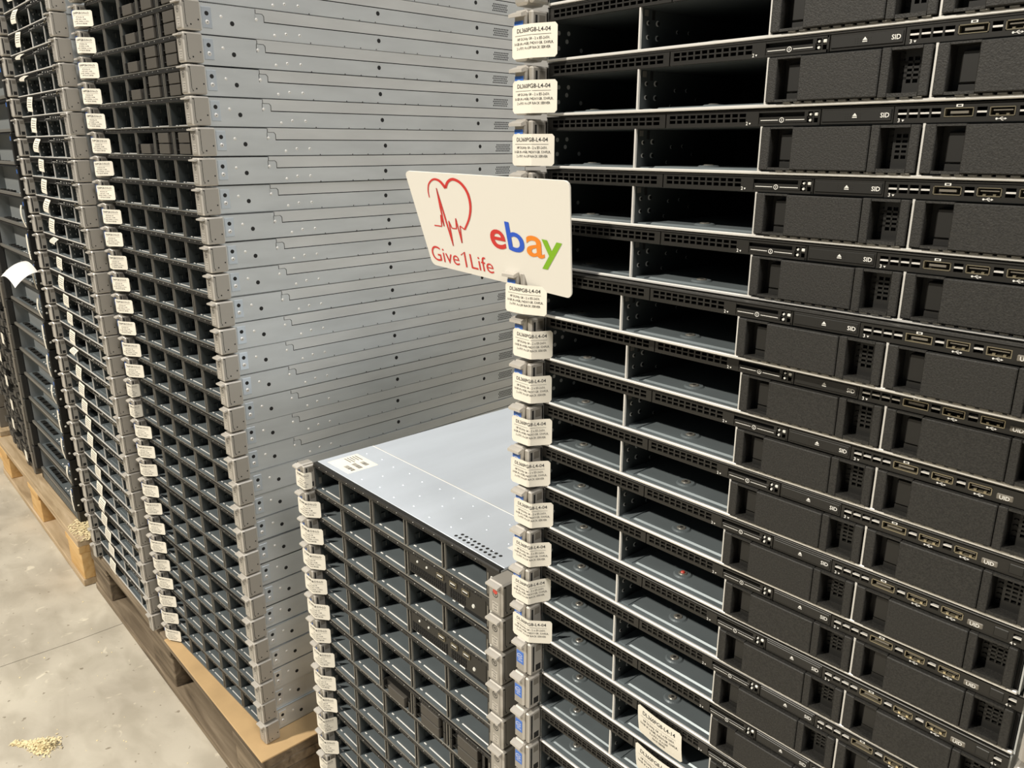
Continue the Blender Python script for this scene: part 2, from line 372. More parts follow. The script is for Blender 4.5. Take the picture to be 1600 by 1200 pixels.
def ear_right():
    mb = MB(); x0 = W - 0.001; x1 = W + 0.0225
    mb.cbox(x0, x1, -0.0180, 0.0110, 0.0010, 0.0416, 0.0020, 0, 1)
    for y, z in ((0.0060, 0.0155), (-0.0055, 0.0085)): mb.disc((x1, y, z), 'x', 0.0012, 0.0012, 0.0001, 2, 10)
    mb.box(x1 - 0.001, x1 + 0.0001, -0.0128, -0.0121, 0.0085, 0.0375, 2); mb.box(x1 - 0.001, x1 + 0.0001, -0.0150, -0.0121, 0.0372, 0.0384, 2)
    mb.box(x1 - 0.001, x1 + 0.0001, -0.0122, -0.0100, 0.0050, 0.0056, 2); mb.prism([(-0.0128, 0.0085), (-0.0121, 0.0085), (-0.0098, 0.0056), (-0.0104, 0.0050)], 'x', x1 - 0.001, x1 + 0.0001, 2)
    return mb.mesh('ear_bracket', ['ear', 'earlight', 'void'])
ER_BODY = ear_right()
lp = MB(); lp.prism([(-0.0170, 0.0404), (-0.0232, 0.0392), (-0.0232, 0.0370), (-0.0215, 0.0366), (-0.0170, 0.0380)], 'x', W + 0.0005, W + 0.0205, 0)
ER_LIP = P('latch_lip', lp.mesh('latch_lip_right', ['earlight']))
def badge(red):
    mb = MB(); y = -0.0182; x0 = W + 0.0035
    mb.cbox(x0, x0 + 0.0165, y - 0.0005, y + 0.0015, 0.0035, 0.0355, 0.0004, 0)
    f = flat(y - 0.00055, x0, 0.0035); cx, cz, r = 0.0085, 0.0245, 0.0040
    mb.strip2d([(cx + r * math.cos(a * math.pi / 9), cz + r * math.sin(a * math.pi / 9)) for a in range(19)], 0.0009, f, 1)
    text(mb, 'hp', f, cx, cz - 0.0012, width=0.0046, height=0.0046, m=1, center=True, bold=0.02)
    mb.face([f(0.0035, 0.003), f(0.0135, 0.003), f(0.0135, 0.0145), f(0.0035, 0.0145)], 2)
    f = flat(y - 0.0006, x0, 0.0035)
    for i, t_ in enumerate(('HP ProLiant', 'DL360p', 'Gen8')): text(mb, t_, f, 0.0085, 0.0112 - i * 0.0034, width=0.0085 if i == 0 else 0.0055, height=0.0020, m=1, center=True)
    if red:
        f = flat(y - 0.0007, x0, 0.0035); mb.face([f(cx + (0.0038) * math.cos(a * math.pi / 8), cz + 0.0028 + 0.0030 * math.sin(a * math.pi / 8)) for a in range(16)], 3)
    return mb.mesh('badge_plate', ['ear', 'void', 'earlight', 'red'])
BADGE = P('badge_plate', badge(False)); BADGE_R = P('badge_plate', badge(True), label='silver badge with a red dot over its round emblem')

# ------------------------------------------------------------------ paper tags
def tagmap(ang, w1, bend, z0, tilt, y0, x0, curl):
    """left part lies on the ear front, right part folds back by ang"""
    def g(u, v, off=0.0):
        zt = z0 + v + tilt * u
        s = u - w1
        if s <= 0: return (x0 + u, y0 - off, zt)
        r = bend
        if s < r * ang:
            a = s / r; return (x0 + w1 + r * math.sin(a) + off * math.sin(a), y0 + r * (1 - math.cos(a)) - off * math.cos(a), zt)
        a = ang; s2 = s - r * ang; c2 = curl * s2 * s2
        return (x0 + w1 + r * math.sin(a) + s2 * math.cos(a) + (off + c2) * math.sin(a), y0 + r * (1 - math.cos(a)) + s2 * math.sin(a) - (off + c2) * math.cos(a), zt)
    return g
def tag_sheet(g, L, Hh, thick=0.00025, nu=22, nv=6, rc=0.0022):
    mb = MB(); us = [L * i / nu for i in range(nu + 1)]
    rows = []
    for j in range(nv + 1):
        row = []
        for u in us:
            d = min(u, L - u); ins = 0 if d >= rc else rc - math.sqrt(max(0, rc * rc - (rc - d) ** 2))
            row.append((u, ins + (Hh - 2 * ins) * j / nv))
        rows.append(row)
    for side, off in ((0, thick), (1, 0.0)):
        for j in range(nv):
            for i in range(nu):
                q = [g(*rows[j][i], off), g(*rows[j][i + 1], off), g(*rows[j + 1][i + 1], off), g(*rows[j + 1][i], off)]
                mb.face(q if side == 0 else q[::-1])
    return mb
def tag_part(g, L, Hh, lines, sub=None, ink='ink', name='paper_tag', small=True):
    sheet = tag_sheet(g, L, Hh).mesh(name, ['tag'])
    tb = MB(); fn = lambda u, v: g(u, v, 0.00045)
    text(tb, lines[0], fn, L / 2, Hh * 0.765, width=L * 0.74, height=Hh * 0.125, center=True, bold=0.008)
    n = 12
    for i in range(n):
        a, b = L * (0.08 + 0.80 * i / n), L * (0.08 + 0.80 * (i + 1) / n); v = Hh * 0.675
        tb.face([fn(a, v), fn(b, v), fn(b, v + 0.00025), fn(a, v + 0.00025)])
    for i, t_ in enumerate(lines[1:]):
        text(tb, t_, fn, L / 2, Hh * (0.535 - 0.135 * i), width=min(L * 0.86, len(t_) * L * 0.0265), height=Hh * 0.078, center=True, bold=0.006, res=1)
    return P(name, sheet, [P('lettering', tb.mesh('lettering', [ink]))])
TXT_A = ['DL360PG8-L4-04', 'HP DL360p G8 - 2 x E5-2650,', '16GB (4 x 4GB), P420/1GB, 530FLR,', '2 x PSU, 4 x LFF RACK SERVER']
TXT_A2 = ['DL360PG8-L4-14', 'HP DL360p G8 - 2 x E5-2650,', '16GB (4 x 4GB), P420/1GB, 530FLR,', '2 x PSU, 4 x LFF', 'RACK SERVER']
TXT_B = ['DL360PG8-S10-LO', 'HP DL360p G8', '2 x E5-2650, 16GB,', 'P420/1GB, 530FLR, 2 x PSU,', '10 x SFF RACK SERVER']
def vtag(lines, ang, z0, tilt, L=0.046, Hh=0.0265, curl=0.0, w1=0.0225, bend=0.0025, x0=-0.0240):
    return tag_part(tagmap(R(ang), w1, bend, z0, tilt, -0.0176, x0, curl), L, Hh, lines)
TAGS_A = [vtag(TXT_A, 22, 0.0028, 0.00, L=0.047), vtag(TXT_A, 28, 0.0023, 0.0, L=0.046), vtag(TXT_A, 34, 0.0023, 0.0, L=0.044), vtag(TXT_A, 58, 0.0023, 0.0, L=0.045, curl=-4),
          vtag(TXT_A, 62, 0.0018, 0.02, L=0.046, curl=6), vtag(TXT_A, 66, 0.0023, 0.0, L=0.046, curl=9), vtag(TXT_A, 74, 0.0018, 0.03, L=0.048, curl=7), vtag(TXT_A, 46, 0.0013, -0.03, L=0.048)]
TAGS_B = [vtag(TXT_B, 82, 0.0045, -0.02, L=0.036), vtag(TXT_B, 46, 0.0030, -0.04, L=0.046), vtag(TXT_B, 42, 0.0030, -0.06, L=0.047), vtag(TXT_B, 50, 0.0040, -0.05, L=0.046, curl=8),
          vtag(TXT_B, 70, 0.0030, 0.0, L=0.045), vtag(TXT_B, 88, 0.0040, 0.02, L=0.040)]
TAGS_C = [vtag(TXT_B, 30, 0.0045, 0.0, L=0.050, w1=0.0165, x0=-0.018), vtag(TXT_B, 36, 0.0040, -0.02, L=0.050, w1=0.0165, x0=-0.018), vtag(TXT_B, 42, 0.0045, 0.02, L=0.049, w1=0.0185, x0=-0.020), vtag(TXT_B, 50, 0.0035, -0.03, L=0.048, curl=5, w1=0.0185, x0=-0.020), vtag(TXT_B, 84, 0.0040, 0.0, L=0.040)]

def grille(x0, x1, z0, z1, y0, y1, nx, nz, bx, bz, fr, name, mats=('strip',), extra=()):
    mb = MB()
    mb.box(x0, x1, y0, y1, z1 - fr[3], z1); mb.box(x0, x1, y0, y1, z0, z0 + fr[2])
    za, zb = z0 + fr[2], z1 - fr[3]; xa, xb = x0 + fr[0], x1 - fr[1]
    mb.box(x0, xa, y0, y1, za, zb); mb.box(xb, x1, y0, y1, za, zb)
    for i in range(1, nx): x = xa + (xb - xa) * i / nx; mb.box(x - bx / 2, x + bx / 2, y0 + 0.0002, y1, za, zb)
    for j in range(1, nz): z = za + (zb - za) * j / nz; mb.box(xa, xb, y0 + 0.0003, y1, z - bz / 2, z + bz / 2)
    return mb.mesh(name, list(mats))

# ------------------------------------------------------------------ four-bay (large drive) server
ZS = 0.0318                                        # underside of the front strip
DIVX = (0.1005, 0.2112, 0.3182)
def liner(x0, x1, z1, depth, mats, back=True):
    mb = MB()
    mb.box(x0, x0 + 0.0008, 0.001, depth, 0.002, z1, 0); mb.box(x1 - 0.0008, x1, 0.001, depth, 0.002, z1, 0)
    mb.box(x0, x1, 0.001, depth, z1, z1 + 0.0007, 0); mb.box(x0, x1, depth, depth + 0.001, 0.002, z1, 1)
    return mb
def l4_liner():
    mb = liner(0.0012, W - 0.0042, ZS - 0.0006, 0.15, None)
    for y, z in ((0.012, 0.024), (0.012, 0.012), (0.022, 0.018), (0.024, 0.0245), (0.040, 0.012)): mb.disc((0.0020, y, z), 'x', 0.0019, 0.0019, 0.0002, 2, 10)  # wall holes as bright discs, the light in them put into the colour
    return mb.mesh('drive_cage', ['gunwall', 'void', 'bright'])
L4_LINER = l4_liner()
def l4_floor():
    mb = MB(); mb.box(0.0012, W - 0.0042, 0.0005, 0.15, 0.0012, 0.0022)
    xs = (0.0012,) + DIVX + (W - 0.0042,)
    for i in range(4):
        a, b = xs[i], xs[i + 1]; cx = (a + b) / 2
        mb.frustum(a + 0.013, b - 0.004, 0.0065, 0.135, 0.0022, 0.0036, 0.0014)
        rx = a + (0.035 if i == 0 else 0.055)
        mb.disc((rx, 0.021, 0.0036), 'z', 0.0085, 0.0070, 0.0011, 0, 24); mb.disc((rx, 0.021, 0.0047), 'z', 0.0042, 0.0034, 0.0007, 2, 16)
        mb.disc((rx, 0.021, 0.0054), 'z', 0.0016, 0.0016, 0.0001, 1, 8)
        mb.box(a + 0.0015, a + 0.011, 0.004, 0.030, 0.0022, 0.0030)
    return mb.mesh('bay_floor', ['gun', 'void', 'edge'])
L4_FLOOR = l4_floor()
mb = MB(); mb.cbox(0.001, W - 0.001, -0.0012, 0.0015, 0.0000, 0.0023, 0.0005)
LIP = P('front_lip', mb.mesh('front_lip', ['bright']))
def l4_div(x):
    mb = MB(); mb.cbox(x - 0.0009, x + 0.0009, -0.0008, 0.0016, 0.0022, ZS, 0.0003, 0); mb.box(x - 0.0006, x + 0.0006, 0.0016, 0.14, 0.0022, ZS - 0.0004, 1)
    for y, z, r in ((0.0085, 0.0115, 0.0017), (0.0085, 0.0215, 0.0017), (0.0200, 0.0115, 0.0021), (0.0200, 0.0220, 0.0021), (0.045, 0.018, 0.0014), (0.060, 0.0185, 0.0014), (0.074, 0.012, 0.0014), (0.040, 0.006, 0.0014)):
        mb.disc((x + 0.0006, y, z), 'x', r, r, 0.0002, 0, 12); mb.disc((x + 0.0008, y + r * 0.45, z), 'x', r * 0.75, r * 0.75, 0.0001, 3, 10)  # holes seen lit: bright disc and offset dark disc paint the crescent of light
    mb.box(x + 0.0006, x + 0.0012, 0.004, 0.008, 0.0262, 0.0305, 2); mb.box(x + 0.0006, x + 0.0012, 0.013, 0.016, 0.024, 0.0305, 3)
    return mb.mesh('bay_divider', ['bright', 'gunwall', 'edge', 'void'])
L4_DIVS = [P('bay_divider', l4_div(x)) for x in DIVX]
mb = MB(); mb.box(0.002, W - 0.002, 0.006, 0.012, ZS, HT - 0.0012); L4_BACK = P('strip_backing', mb.mesh('strip_backing', ['void']))
Y0, Y1 = -0.0010, 0.0060
mb = MB(); mb.cbox(0.0008, W - 0.0008, -0.0006, 0.012, HT - 0.0013, HT - 0.0001, 0.0004); L4_TOPEDGE = P('top_edge', mb.mesh('top_edge', ['strip']))
L4_G1 = P('vent_grille', grille(0.0035, 0.1295, ZS, HT - 0.0014, Y0, Y1, 17, 2, 0.0014, 0.0010, (0.0055, 0.0055, 0.0022, 0.0016), 'vent_grille'))
L4_G2 = P('vent_grille', grille(0.1305, 0.2085, ZS, HT - 0.0014, Y0, Y1, 11, 2, 0.0014, 0.0010, (0.003, 0.010, 0.0028, 0.0012), 'vent_grille_short'))
fy = flat(Y0 - 0.0002, 0, 0)
mb = MB()
text(mb, '2', fy, 0.1990, ZS + 0.0008, height=0.0022, bold=0.01); mb.face([fy(0.2012, ZS + 0.0022), fy(0.2020, ZS + 0.0010), fy(0.2028, ZS + 0.0022)])
text(mb, '3', fy, 0.3025, ZS + 0.0006, height=0.0022, bold=0.01); mb.face([fy(0.3047, ZS + 0.0020), fy(0.3055, ZS + 0.0008), fy(0.3063, ZS + 0.0020)])
text(mb, '4', fy, 0.4140, ZS + 0.0004, height=0.0020, bold=0.01); mb.face([fy(0.4160, ZS + 0.0018), fy(0.4167, ZS + 0.0008), fy(0.4174, ZS + 0.0018)])
L4_MARKS = P('bay_numbers', mb.mesh('bay_numbers', ['white']))
# power button bar
mb = MB(); mb.box(0.2087, 0.2525, Y0, Y1, ZS, ZS + 0.0016); mb.box(0.2087, 0.2525, Y0, Y1, HT - 0.0026, HT - 0.0014)
mb.cbox(0.2090, 0.2440, Y0 - 0.0004, Y1, ZS + 0.0016, ZS + 0.0056, 0.0003); mb.box(0.2420, 0.2445, Y0, Y1, ZS + 0.0056, HT - 0.0026); mb.box(0.2090, 0.2420, Y0 + 0.003, Y1, ZS + 0.0056, HT - 0.0026, 1)
mb.box(0.2478, 0.2488, Y0, Y1, ZS + 0.0016, HT - 0.0026); mb.box(0.2445, 0.2525, Y0 + 0.0002, Y1, ZS + 0.0045, ZS + 0.0053); mb.box(0.2515, 0.2530, Y0, Y1, ZS, HT - 0.0014)
pm = MB(); fz = flat(Y0 - 0.0006, 0, 0); cx, cz = 0.2262, ZS + 0.0036
for a, b in ((0.2105, 0.2235), (0.2290, 0.2425)): pm.face([fz(a, cz - 0.0002), fz(b, cz - 0.0002), fz(b, cz + 0.0002), fz(a, cz + 0.0002)])
pm.strip2d([(cx + 0.0015 * math.cos(a * math.pi / 8), cz + 0.0015 * math.sin(a * math.pi / 8)) for a in range(17)], 0.0004, fz); pm.face([fz(cx - 0.0002, cz - 0.0008), fz(cx + 0.0002, cz - 0.0008), fz(cx + 0.0002, cz + 0.0008), fz(cx - 0.0002, cz + 0.0008)])
ld = MB(); ld.disc((0.2462, Y0 + 0.0010, ZS + 0.0030), '-y', 0.0010, 0.0008, 0.0012, 0, 8); ld.disc((0.2462, Y0 + 0.0010, ZS + 0.0066), '-y', 0.0009, 0.0007, 0.0012, 0, 8); ld.cbox(0.2490, 0.2513, Y0 - 0.0003, Y0 + 0.002, ZS + 0.0056, ZS + 0.0076, 0.0003)
L4_POWER = P('power_button_bar', mb.mesh('power_button_bar', ['strip', 'void']), [P('power_symbol', pm.mesh('power_symbol', ['white'])), P('status_lights', ld.mesh('status_lights', ['led']))])
# pull-out information tray with eject triangle
mb = MB(); mb.cbox(0.2535, 0.2995, Y0, Y1, ZS, HT - 0.0014, 0.0003); mb.cbox(0.2545, 0.2985, Y0 - 0.0007, Y0 + 0.001, ZS + 0.0016, HT - 0.0026, 0.0003, 1)
for i in range(7):
    for j in range(3):
        if i != 3: mb.disc((0.2700 + i * 0.0016, Y0 - 0.0007, ZS + 0.0034 + j * 0.0013), '-y', 0.0003, 0.0003, 0.0001, 0, 4)
pm = MB(); fz = flat(Y0 - 0.00085, 0, 0); ex = 0.2760
pm.face([fz(ex - 0.0015, ZS + 0.0048), fz(ex + 0.0015, ZS + 0.0048), fz(ex, ZS + 0.0066)]); pm.face([fz(ex - 0.0015, ZS + 0.0038), fz(ex + 0.0015, ZS + 0.0038), fz(ex + 0.0015, ZS + 0.0043), fz(ex - 0.0015, ZS + 0.0043)])
text(pm, 'SID', fz, 0.2920, ZS + 0.0036, height=0.0027, bold=0.012)
L4_SID = P('information_tray', mb.mesh('information_tray', ['strip', 'black']), [P('tray_marks', pm.mesh('tray_marks', ['white']))])
# port panel
mb = MB(); za, zb = ZS + 0.0028, HT - 0.0030
mb.box(0.3000, W - 0.001, Y0, Y1, ZS, za); mb.box(0.3000, W - 0.001, Y0, Y1, zb, HT - 0.0014)
op = [(0.3020, 0.3072), (0.3084, 0.3136), (0.3148, 0.3200), (0.3212, 0.3264), (0.3284, 0.3440), (0.3455, 0.3507), (0.3522, 0.3650), (0.3668, 0.3720), (0.3737, 0.3868), (0.4150, 0.4195)]
px_ = 0.3000
for a, b in op + [(W - 0.001, W)]:
    mb.box(px_, a, Y0, Y1, za, zb); px_ = b
zm = (za + zb) / 2
for k_ in (0, 1, 2, 3, 5, 7, 9): mb.box(op[k_][0], op[k_][1], Y0 + 0.0003, Y1, zm - 0.0005, zm + 0.0005, 2)
mb.cbox(0.4045, 0.4125, Y0 - 0.0005, Y0 + 0.001, ZS + 0.0018, HT - 0.0030, 0.0004, 1)
def port(a, b, usb):
    p = MB(); y0 = Y0 - 0.0003; t = 0.0005; z0_, z1_ = za + 0.0001, zb - 0.0001
    p.box(a, b, y0, Y1, z0_, z0_ + t); p.box(a, b, y0, Y1, z1_ - t, z1_); p.box(a, a + t, y0, Y1, z0_, z1_); p.box(b - t, b, y0, Y1, z0_, z1_)
    p.box(a + t, b - t, y0 + 0.0035, Y1, z0_ + t, z1_ - t, 1)
    if usb: p.box(a + 0.0015, b - 0.0015, y0 + 0.0012, Y1, zm + 0.0003, zm + 0.0011, 2); p.box(a + 0.003, a + 0.0045, y0 + 0.0008, Y1, z0_ + t, z0_ + 0.0014, 0); p.box(b - 0.0045, b - 0.003, y0 + 0.0008, Y1, z0_ + t, z0_ + 0.0014, 0)
    else: p.box(a + 0.003, b - 0.003, y0 + 0.0012, Y1, zm - 0.0007, zm + 0.0007, 2)
    return p
pm = MB(); fz = flat(Y0 - 0.0002, 0, 0)
for a in (0.3586, 0.3802):
    z = ZS + 0.0014; pm.face([fz(a - 0.0020, z - 0.00015), fz(a + 0.0018, z - 0.00015), fz(a + 0.0018, z + 0.00015), fz(a - 0.0020, z + 0.00015)])
    pm.face([fz(a - 0.0024 + 0.0006 * math.cos(k * math.pi / 4), z + 0.0006 * math.sin(k * math.pi / 4)) for k in range(8)]); pm.face([fz(a + 0.0016, z - 0.0006), fz(a + 0.0028, z), fz(a + 0.0016, z + 0.0006)])
    pm.strip2d([(a - 0.001, z), (a, z + 0.0008), (a + 0.0008, z + 0.0008)], 0.0003, fz); pm.strip2d([(a - 0.0004, z), (a + 0.0004, z - 0.0008), (a + 0.0012, z - 0.0008)], 0.0003, fz)
a, z = 0.3362, HT - 0.0021
for q in ((a - 0.0018, a + 0.0018, z + 0.0005, z + 0.0008), (a - 0.0018, a + 0.0018, z - 0.0006, z - 0.0003), (a - 0.0018, a - 0.0010, z - 0.0003, z + 0.0005), (a + 0.0010, a + 0.0018, z - 0.0003, z + 0.0005)):
    pm.face([fz(q[0], q[2]), fz(q[1], q[2]), fz(q[1], q[3]), fz(q[0], q[3])])
ub = MB(); ub.cbox(0.3895, 0.3985, Y0 - 0.0008, Y0 + 0.001, ZS + 0.0022, ZS + 0.0060, 0.0005, 0); text(ub, 'UID', flat(Y0 - 0.0010, 0, 0), 0.3940, ZS + 0.0029, height=0.0024, m=1, center=True, bold=0.015)
L4_PORTS = P('port_panel', mb.mesh('port_panel', ['strip', 'black', 'bright']), [
    P('video_port', port(0.3284, 0.3440, False).mesh('video_port', ['gold', 'void', 'groove'])), P('usb_port', port(0.3522, 0.3650, True).mesh('usb_port', ['gold', 'void', 'groove'])),
    P('usb_port', port(0.3737, 0.3868, True).mesh('usb_port', ['gold', 'void', 'groove'])), P('port_symbols', pm.mesh('port_symbols', ['white'])), P('identity_button', ub.mesh('identity_button', ['groove', 'white']), label='small grey button lettered UID')])
# blank carriers for bays three and four
def blank_parts(x, wd):
    mb = MB(); z0, z1 = 0.0032, 0.0310; s = wd / 0.1045; ya, yb = -0.0030, 0.014
    X = lambda t: x + t * s
    mb.cbox(X(0), X(0.0068), ya, yb, z0, z1, 0.0005); mb.box(X(0.0068), X(0.0235), 0.0085, yb, z0, z1, 1)
    mb.box(X(0.0068), X(0.0235), ya, yb, z0, z0 + 0.0016); mb.box(X(0.0068), X(0.0235), ya, yb, z1 - 0.0012, z1)
    mb.cbox(X(0.0235), X(0.0754), ya - 0.0012, yb, z0 + 0.0004, z1 - 0.0004, 0.0006); mb.cbox(X(0.0759), X(0.0812), ya - 0.0008, yb, z0, z1, 0.0004)
    mb.box(X(0.0812), X(0.0990), ya, yb, z0, z0 + 0.0022); mb.box(X(0.0812), X(0.0990), ya, yb, z1 - 0.0016, z1); mb.box(X(0.0812), X(0.0990), 0.010, yb, z0, z1, 1)
    mb.cbox(X(0.0990), X(0.1045), ya, yb, z0, z1, 0.0005)
    lt = MB(); lt.cbox(X(0.0120), X(0.0236), 0.0025, 0.0085, z0 + 0.0060, z1 - 0.0042, 0.0008); lt.box(X(0.0120), X(0.0236), 0.0035, 0.0085, z0 + 0.0018, z0 + 0.0055)
    gr = MB()
    xa, xb = X(0.0860), X(0.0980); g0, g1 = 0.0060, 0.0080
    gr.box(xa, xb, g0, g1, z0 + 0.0022, z0 + 0.008); gr.box(xa, xb, g0, g1, z1 - 0.0052, z1 - 0.0016)
    za_, zb_ = z0 + 0.008, z1 - 0.0052
    for t in (0.0860, 0.0906, 0.0946, 0.0975): gr.box(X(t), X(t + (0.0018 if t < 0.09 else 0.0010)), g0, g1, za_, zb_)
    for j in range(1, 5): zz = za_ + (zb_ - za_) * j / 5; gr.box(xa, xb, g0, g1, zz - 0.0007, zz + 0.0007)
    for j in range(6): gr.disc((X(0.0838), 0.0098, z0 + 0.0045 + j * 0.0038), '-y', 0.0019, 0.0017, 0.0008, 0, 6)
    ds = MB()
    for i in range(12): ds.box(X(0.013 + i * 0.0076), X(0.013 + i * 0.0076 + 0.0050), -0.0024, 0.004, 0.0024, 0.0032)
    return P('drive_blank', mb.mesh('drive_blank', ['blank', 'black']), [P('release_latch', lt.mesh('release_latch', ['black'])), P('vent_grille', gr.mesh('blank_grille', ['black'])), P('shield_fingers', ds.mesh('shield_fingers', ['edge']))])
BLANKS = [blank_parts(DIVX[1] + 0.0014, 0.1042), blank_parts(DIVX[2] + 0.0014, 0.1000)]
mb = MB(); mb.disc((0.1555, 0.021, 0.0055), 'z', 0.0022, 0.0014, 0.0010, 0, 10); REDSCREW = P('screw', mb.mesh('screw', ['red']), label='small red screw in the bay floor')

def l4_server(label, loc, rot, group, tag=None, sticker=True, eshift=(0, 0, 0), blanks=True, extra=(), badge_part=None, detail=False):
    ps = [P('chassis', CH_D if detail else CH_P), P('drive_cage', L4_LINER), P('bay_floor', L4_FLOOR), LIP, L4_BACK, L4_TOPEDGE, L4_G1, L4_G2, L4_POWER, L4_SID, L4_PORTS, L4_MARKS] + L4_DIVS
    if blanks: ps += BLANKS
    ek = [P('latch_lip', EL_LIP)] + ([STICKER if tag else P('processor_sticker', STICKER.mesh, label=STICKER.label, loc=(0.001, 0, -0.0062))] if sticker else [])
    ps += [P('ear_latch', EL_BODY, ek), P('ear_bracket', ER_BODY, [ER_LIP, badge_part or BADGE], loc=eshift)]
    if tag: ps.append(tag)
    return thing('rack_server', label, 'server', loc, rot, group, ps + list(extra))

# ------------------------------------------------------------------ ten-drive server (five double bays)
SX = (0.0775, 0.1580, 0.2385, 0.3190); SEND = 0.3985; ZT = 0.0372
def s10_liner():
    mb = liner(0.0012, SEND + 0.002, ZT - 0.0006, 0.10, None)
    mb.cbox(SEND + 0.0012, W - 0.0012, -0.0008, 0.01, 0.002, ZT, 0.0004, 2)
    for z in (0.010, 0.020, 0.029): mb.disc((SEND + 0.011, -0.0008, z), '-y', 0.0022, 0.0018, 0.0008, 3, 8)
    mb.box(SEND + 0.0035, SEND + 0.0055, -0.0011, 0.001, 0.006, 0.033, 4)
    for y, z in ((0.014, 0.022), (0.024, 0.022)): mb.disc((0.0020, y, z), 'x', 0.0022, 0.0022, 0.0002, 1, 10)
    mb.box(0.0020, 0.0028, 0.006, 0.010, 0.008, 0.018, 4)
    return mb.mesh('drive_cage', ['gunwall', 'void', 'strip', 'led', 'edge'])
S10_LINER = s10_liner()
def s10_floor():
    mb = MB(); mb.box(0.0012, SEND + 0.001, 0.0005, 0.10, 0.0012, 0.0022)
    xs = (0.0012,) + SX + (SEND,)
    for i in range(5):
        a, b = xs[i], xs[i + 1]
        mb.cbox(a + 0.020, b - 0.007, 0.0055, 0.0078, 0.0018, 0.0033, 0.0007, 1); mb.cbox(a + 0.008, a + 0.014, 0.0055, 0.0078, 0.0018, 0.0033, 0.0007, 1)
        mb.disc((b - 0.014, 0.042, 0.0022), 'z', 0.0020, 0.0012, 0.0010, 1, 8); mb.box(a + 0.006, a + 0.0066, 0.014, 0.060, 0.0022, 0.0026)
    return mb.mesh('bay_floor', ['gun', 'bright'])
S10_FLOOR = s10_floor()
def s10_div(x, first=False):
    mb = MB()
    for sx in (-0.0030, 0.0030):
        mb.cbox(x + sx - 0.0008, x + sx + 0.0008, -0.0008, 0.0020, 0.0018, ZT, 0.0003, 0); mb.box(x + sx - 0.0005, x + sx + 0.0005, 0.0020, 0.095, 0.0022, ZT - 0.0004, 1)
    mb.box(x - 0.0024, x + 0.0024, 0.0030, 0.006, 0.002, ZT - 0.0002, 2)
    q = x + 0.0035
    for z in (0.0085, 0.0240): mb.box(q, q + 0.0018, 0.012, 0.017, z, z + 0.0070, 1); mb.box(q + 0.0002, q + 0.0021, 0.0168, 0.0176, z, z + 0.0070, 0)
    mb.box(q, q + 0.0002, 0.024, 0.034, 0.010, 0.019, 2); mb.disc((q, 0.046, 0.017), 'x', 0.0012, 0.0008, 0.0008, 3, 6)
    return mb.mesh('bay_divider', ['edge', 'gunwall', 'void', 'bright'])
S10_DIVS = [P('bay_divider', s10_div(x)) for x in SX]
def s10_strip():
    mb = MB(); mb.cbox(0.0010, W - 0.001, -0.0014, 0.012, ZT, HT - 0.0001, 0.0005, 0); xs = (0.0012,) + SX + (SEND,)
    for i in range(5):
        a, b = xs[i] + 0.006, xs[i + 1] - 0.004; n = 14
        for k in range(n): xx = a + (b - a) * k / n; mb.box(xx, xx + 0.0030, -0.0016, 0, ZT + 0.0012, ZT + 0.0030, 1)
        for k in range(3): xx = a + (b - a) * (k + 0.6) / 3.2; mb.disc((xx, -0.0014, ZT + 0.0042), '-y', 0.0006, 0.0005, 0.0003, 2, 6)
    return mb.mesh('front_strip', ['strip', 'void', 'led'])
S10_STRIP = P('front_strip', s10_strip())
mb = MB(); mb.cbox(0.001, W - 0.001, -0.0010, 0.0015, 0.0000, 0.0017, 0.0004); S10_LIP = P('front_lip', mb.mesh('front_lip_thin', ['edge']))
def sff(x, wd, z0, z1):
    mb = MB(); mb.box(x, x + wd, 0.004, 0.02, z0, z1, 1)
    mb.cbox(x + wd * 0.24, x + wd * 0.80, -0.0022, 0.012, z0 + 0.0006, z1 - 0.0006, 0.0006, 0); mb.cbox(x + 0.001, x + wd * 0.06, -0.0012, 0.012, z0 + 0.0004, z1 - 0.0004, 0.0003, 1); mb.cbox(x + wd * 0.92, x + wd - 0.001, -0.0012, 0.012, z0 + 0.0004, z1 - 0.0004, 0.0003, 1)
    mb.box(x + wd * 0.06, x + wd * 0.24, 0.0000, 0.006, z0 + 0.006, z0 + 0.0072, 1)
    return mb.mesh('drive_blank', ['sff', 'black'])
ZH = (0.0024, 0.0195, 0.0366)
SFF = {(c, h): P('drive_blank', sff(SX[c - 1] + 0.0042, 0.0722, ZH[h], ZH[h + 1] - 0.0004)) for c in (2, 3, 4) for h in (0, 1)}
# wide control panel over the two right-hand columns
mb = MB(); xa, xb = SX[2] + 0.0042, SEND - 0.001
mb.cbox(xa, xb, 0.0005, 0.012, 0.0100, ZT - 0.0004, 0.0005, 0)
for i in range(26):
    for j in range(2):
        xx = xa + 0.004 + i * 0.0044
        if i not in (17, 18): mb.box(xx, xx + 0.0030, -0.0001, 0.004, 0.0120 + j * 0.0062, 0.0168 + j * 0.0062, 1)
mb.box(xa + 0.078, xa + 0.0788, -0.0003, 0.002, 0.011, 0.026, 1); mb.box(xb - 0.045, xb, 0.004, 0.05, 0.0024, 0.0095, 1)
pp = [P('usb_port', None) for _ in range(0)]
def small_port(x): 
    p = MB(); p.box(x, x + 0.013, -0.0008, 0.004, 0.0275, 0.0340, 0); p.box(x + 0.001, x + 0.012, -0.0009, 0.003, 0.0285, 0.0330, 1); p.box(x + 0.002, x + 0.011, -0.0012, 0.003, 0.0312, 0.0324, 2); return p.mesh('usb_port', ['gold', 'void', 'white'])
kn = MB(); 
for i, xx in enumerate((0.020, 0.040)): kn.disc((xa + xx, 0.0005, 0.0305), '-y', 0.0018, 0.0014, 0.0010, 0, 8)
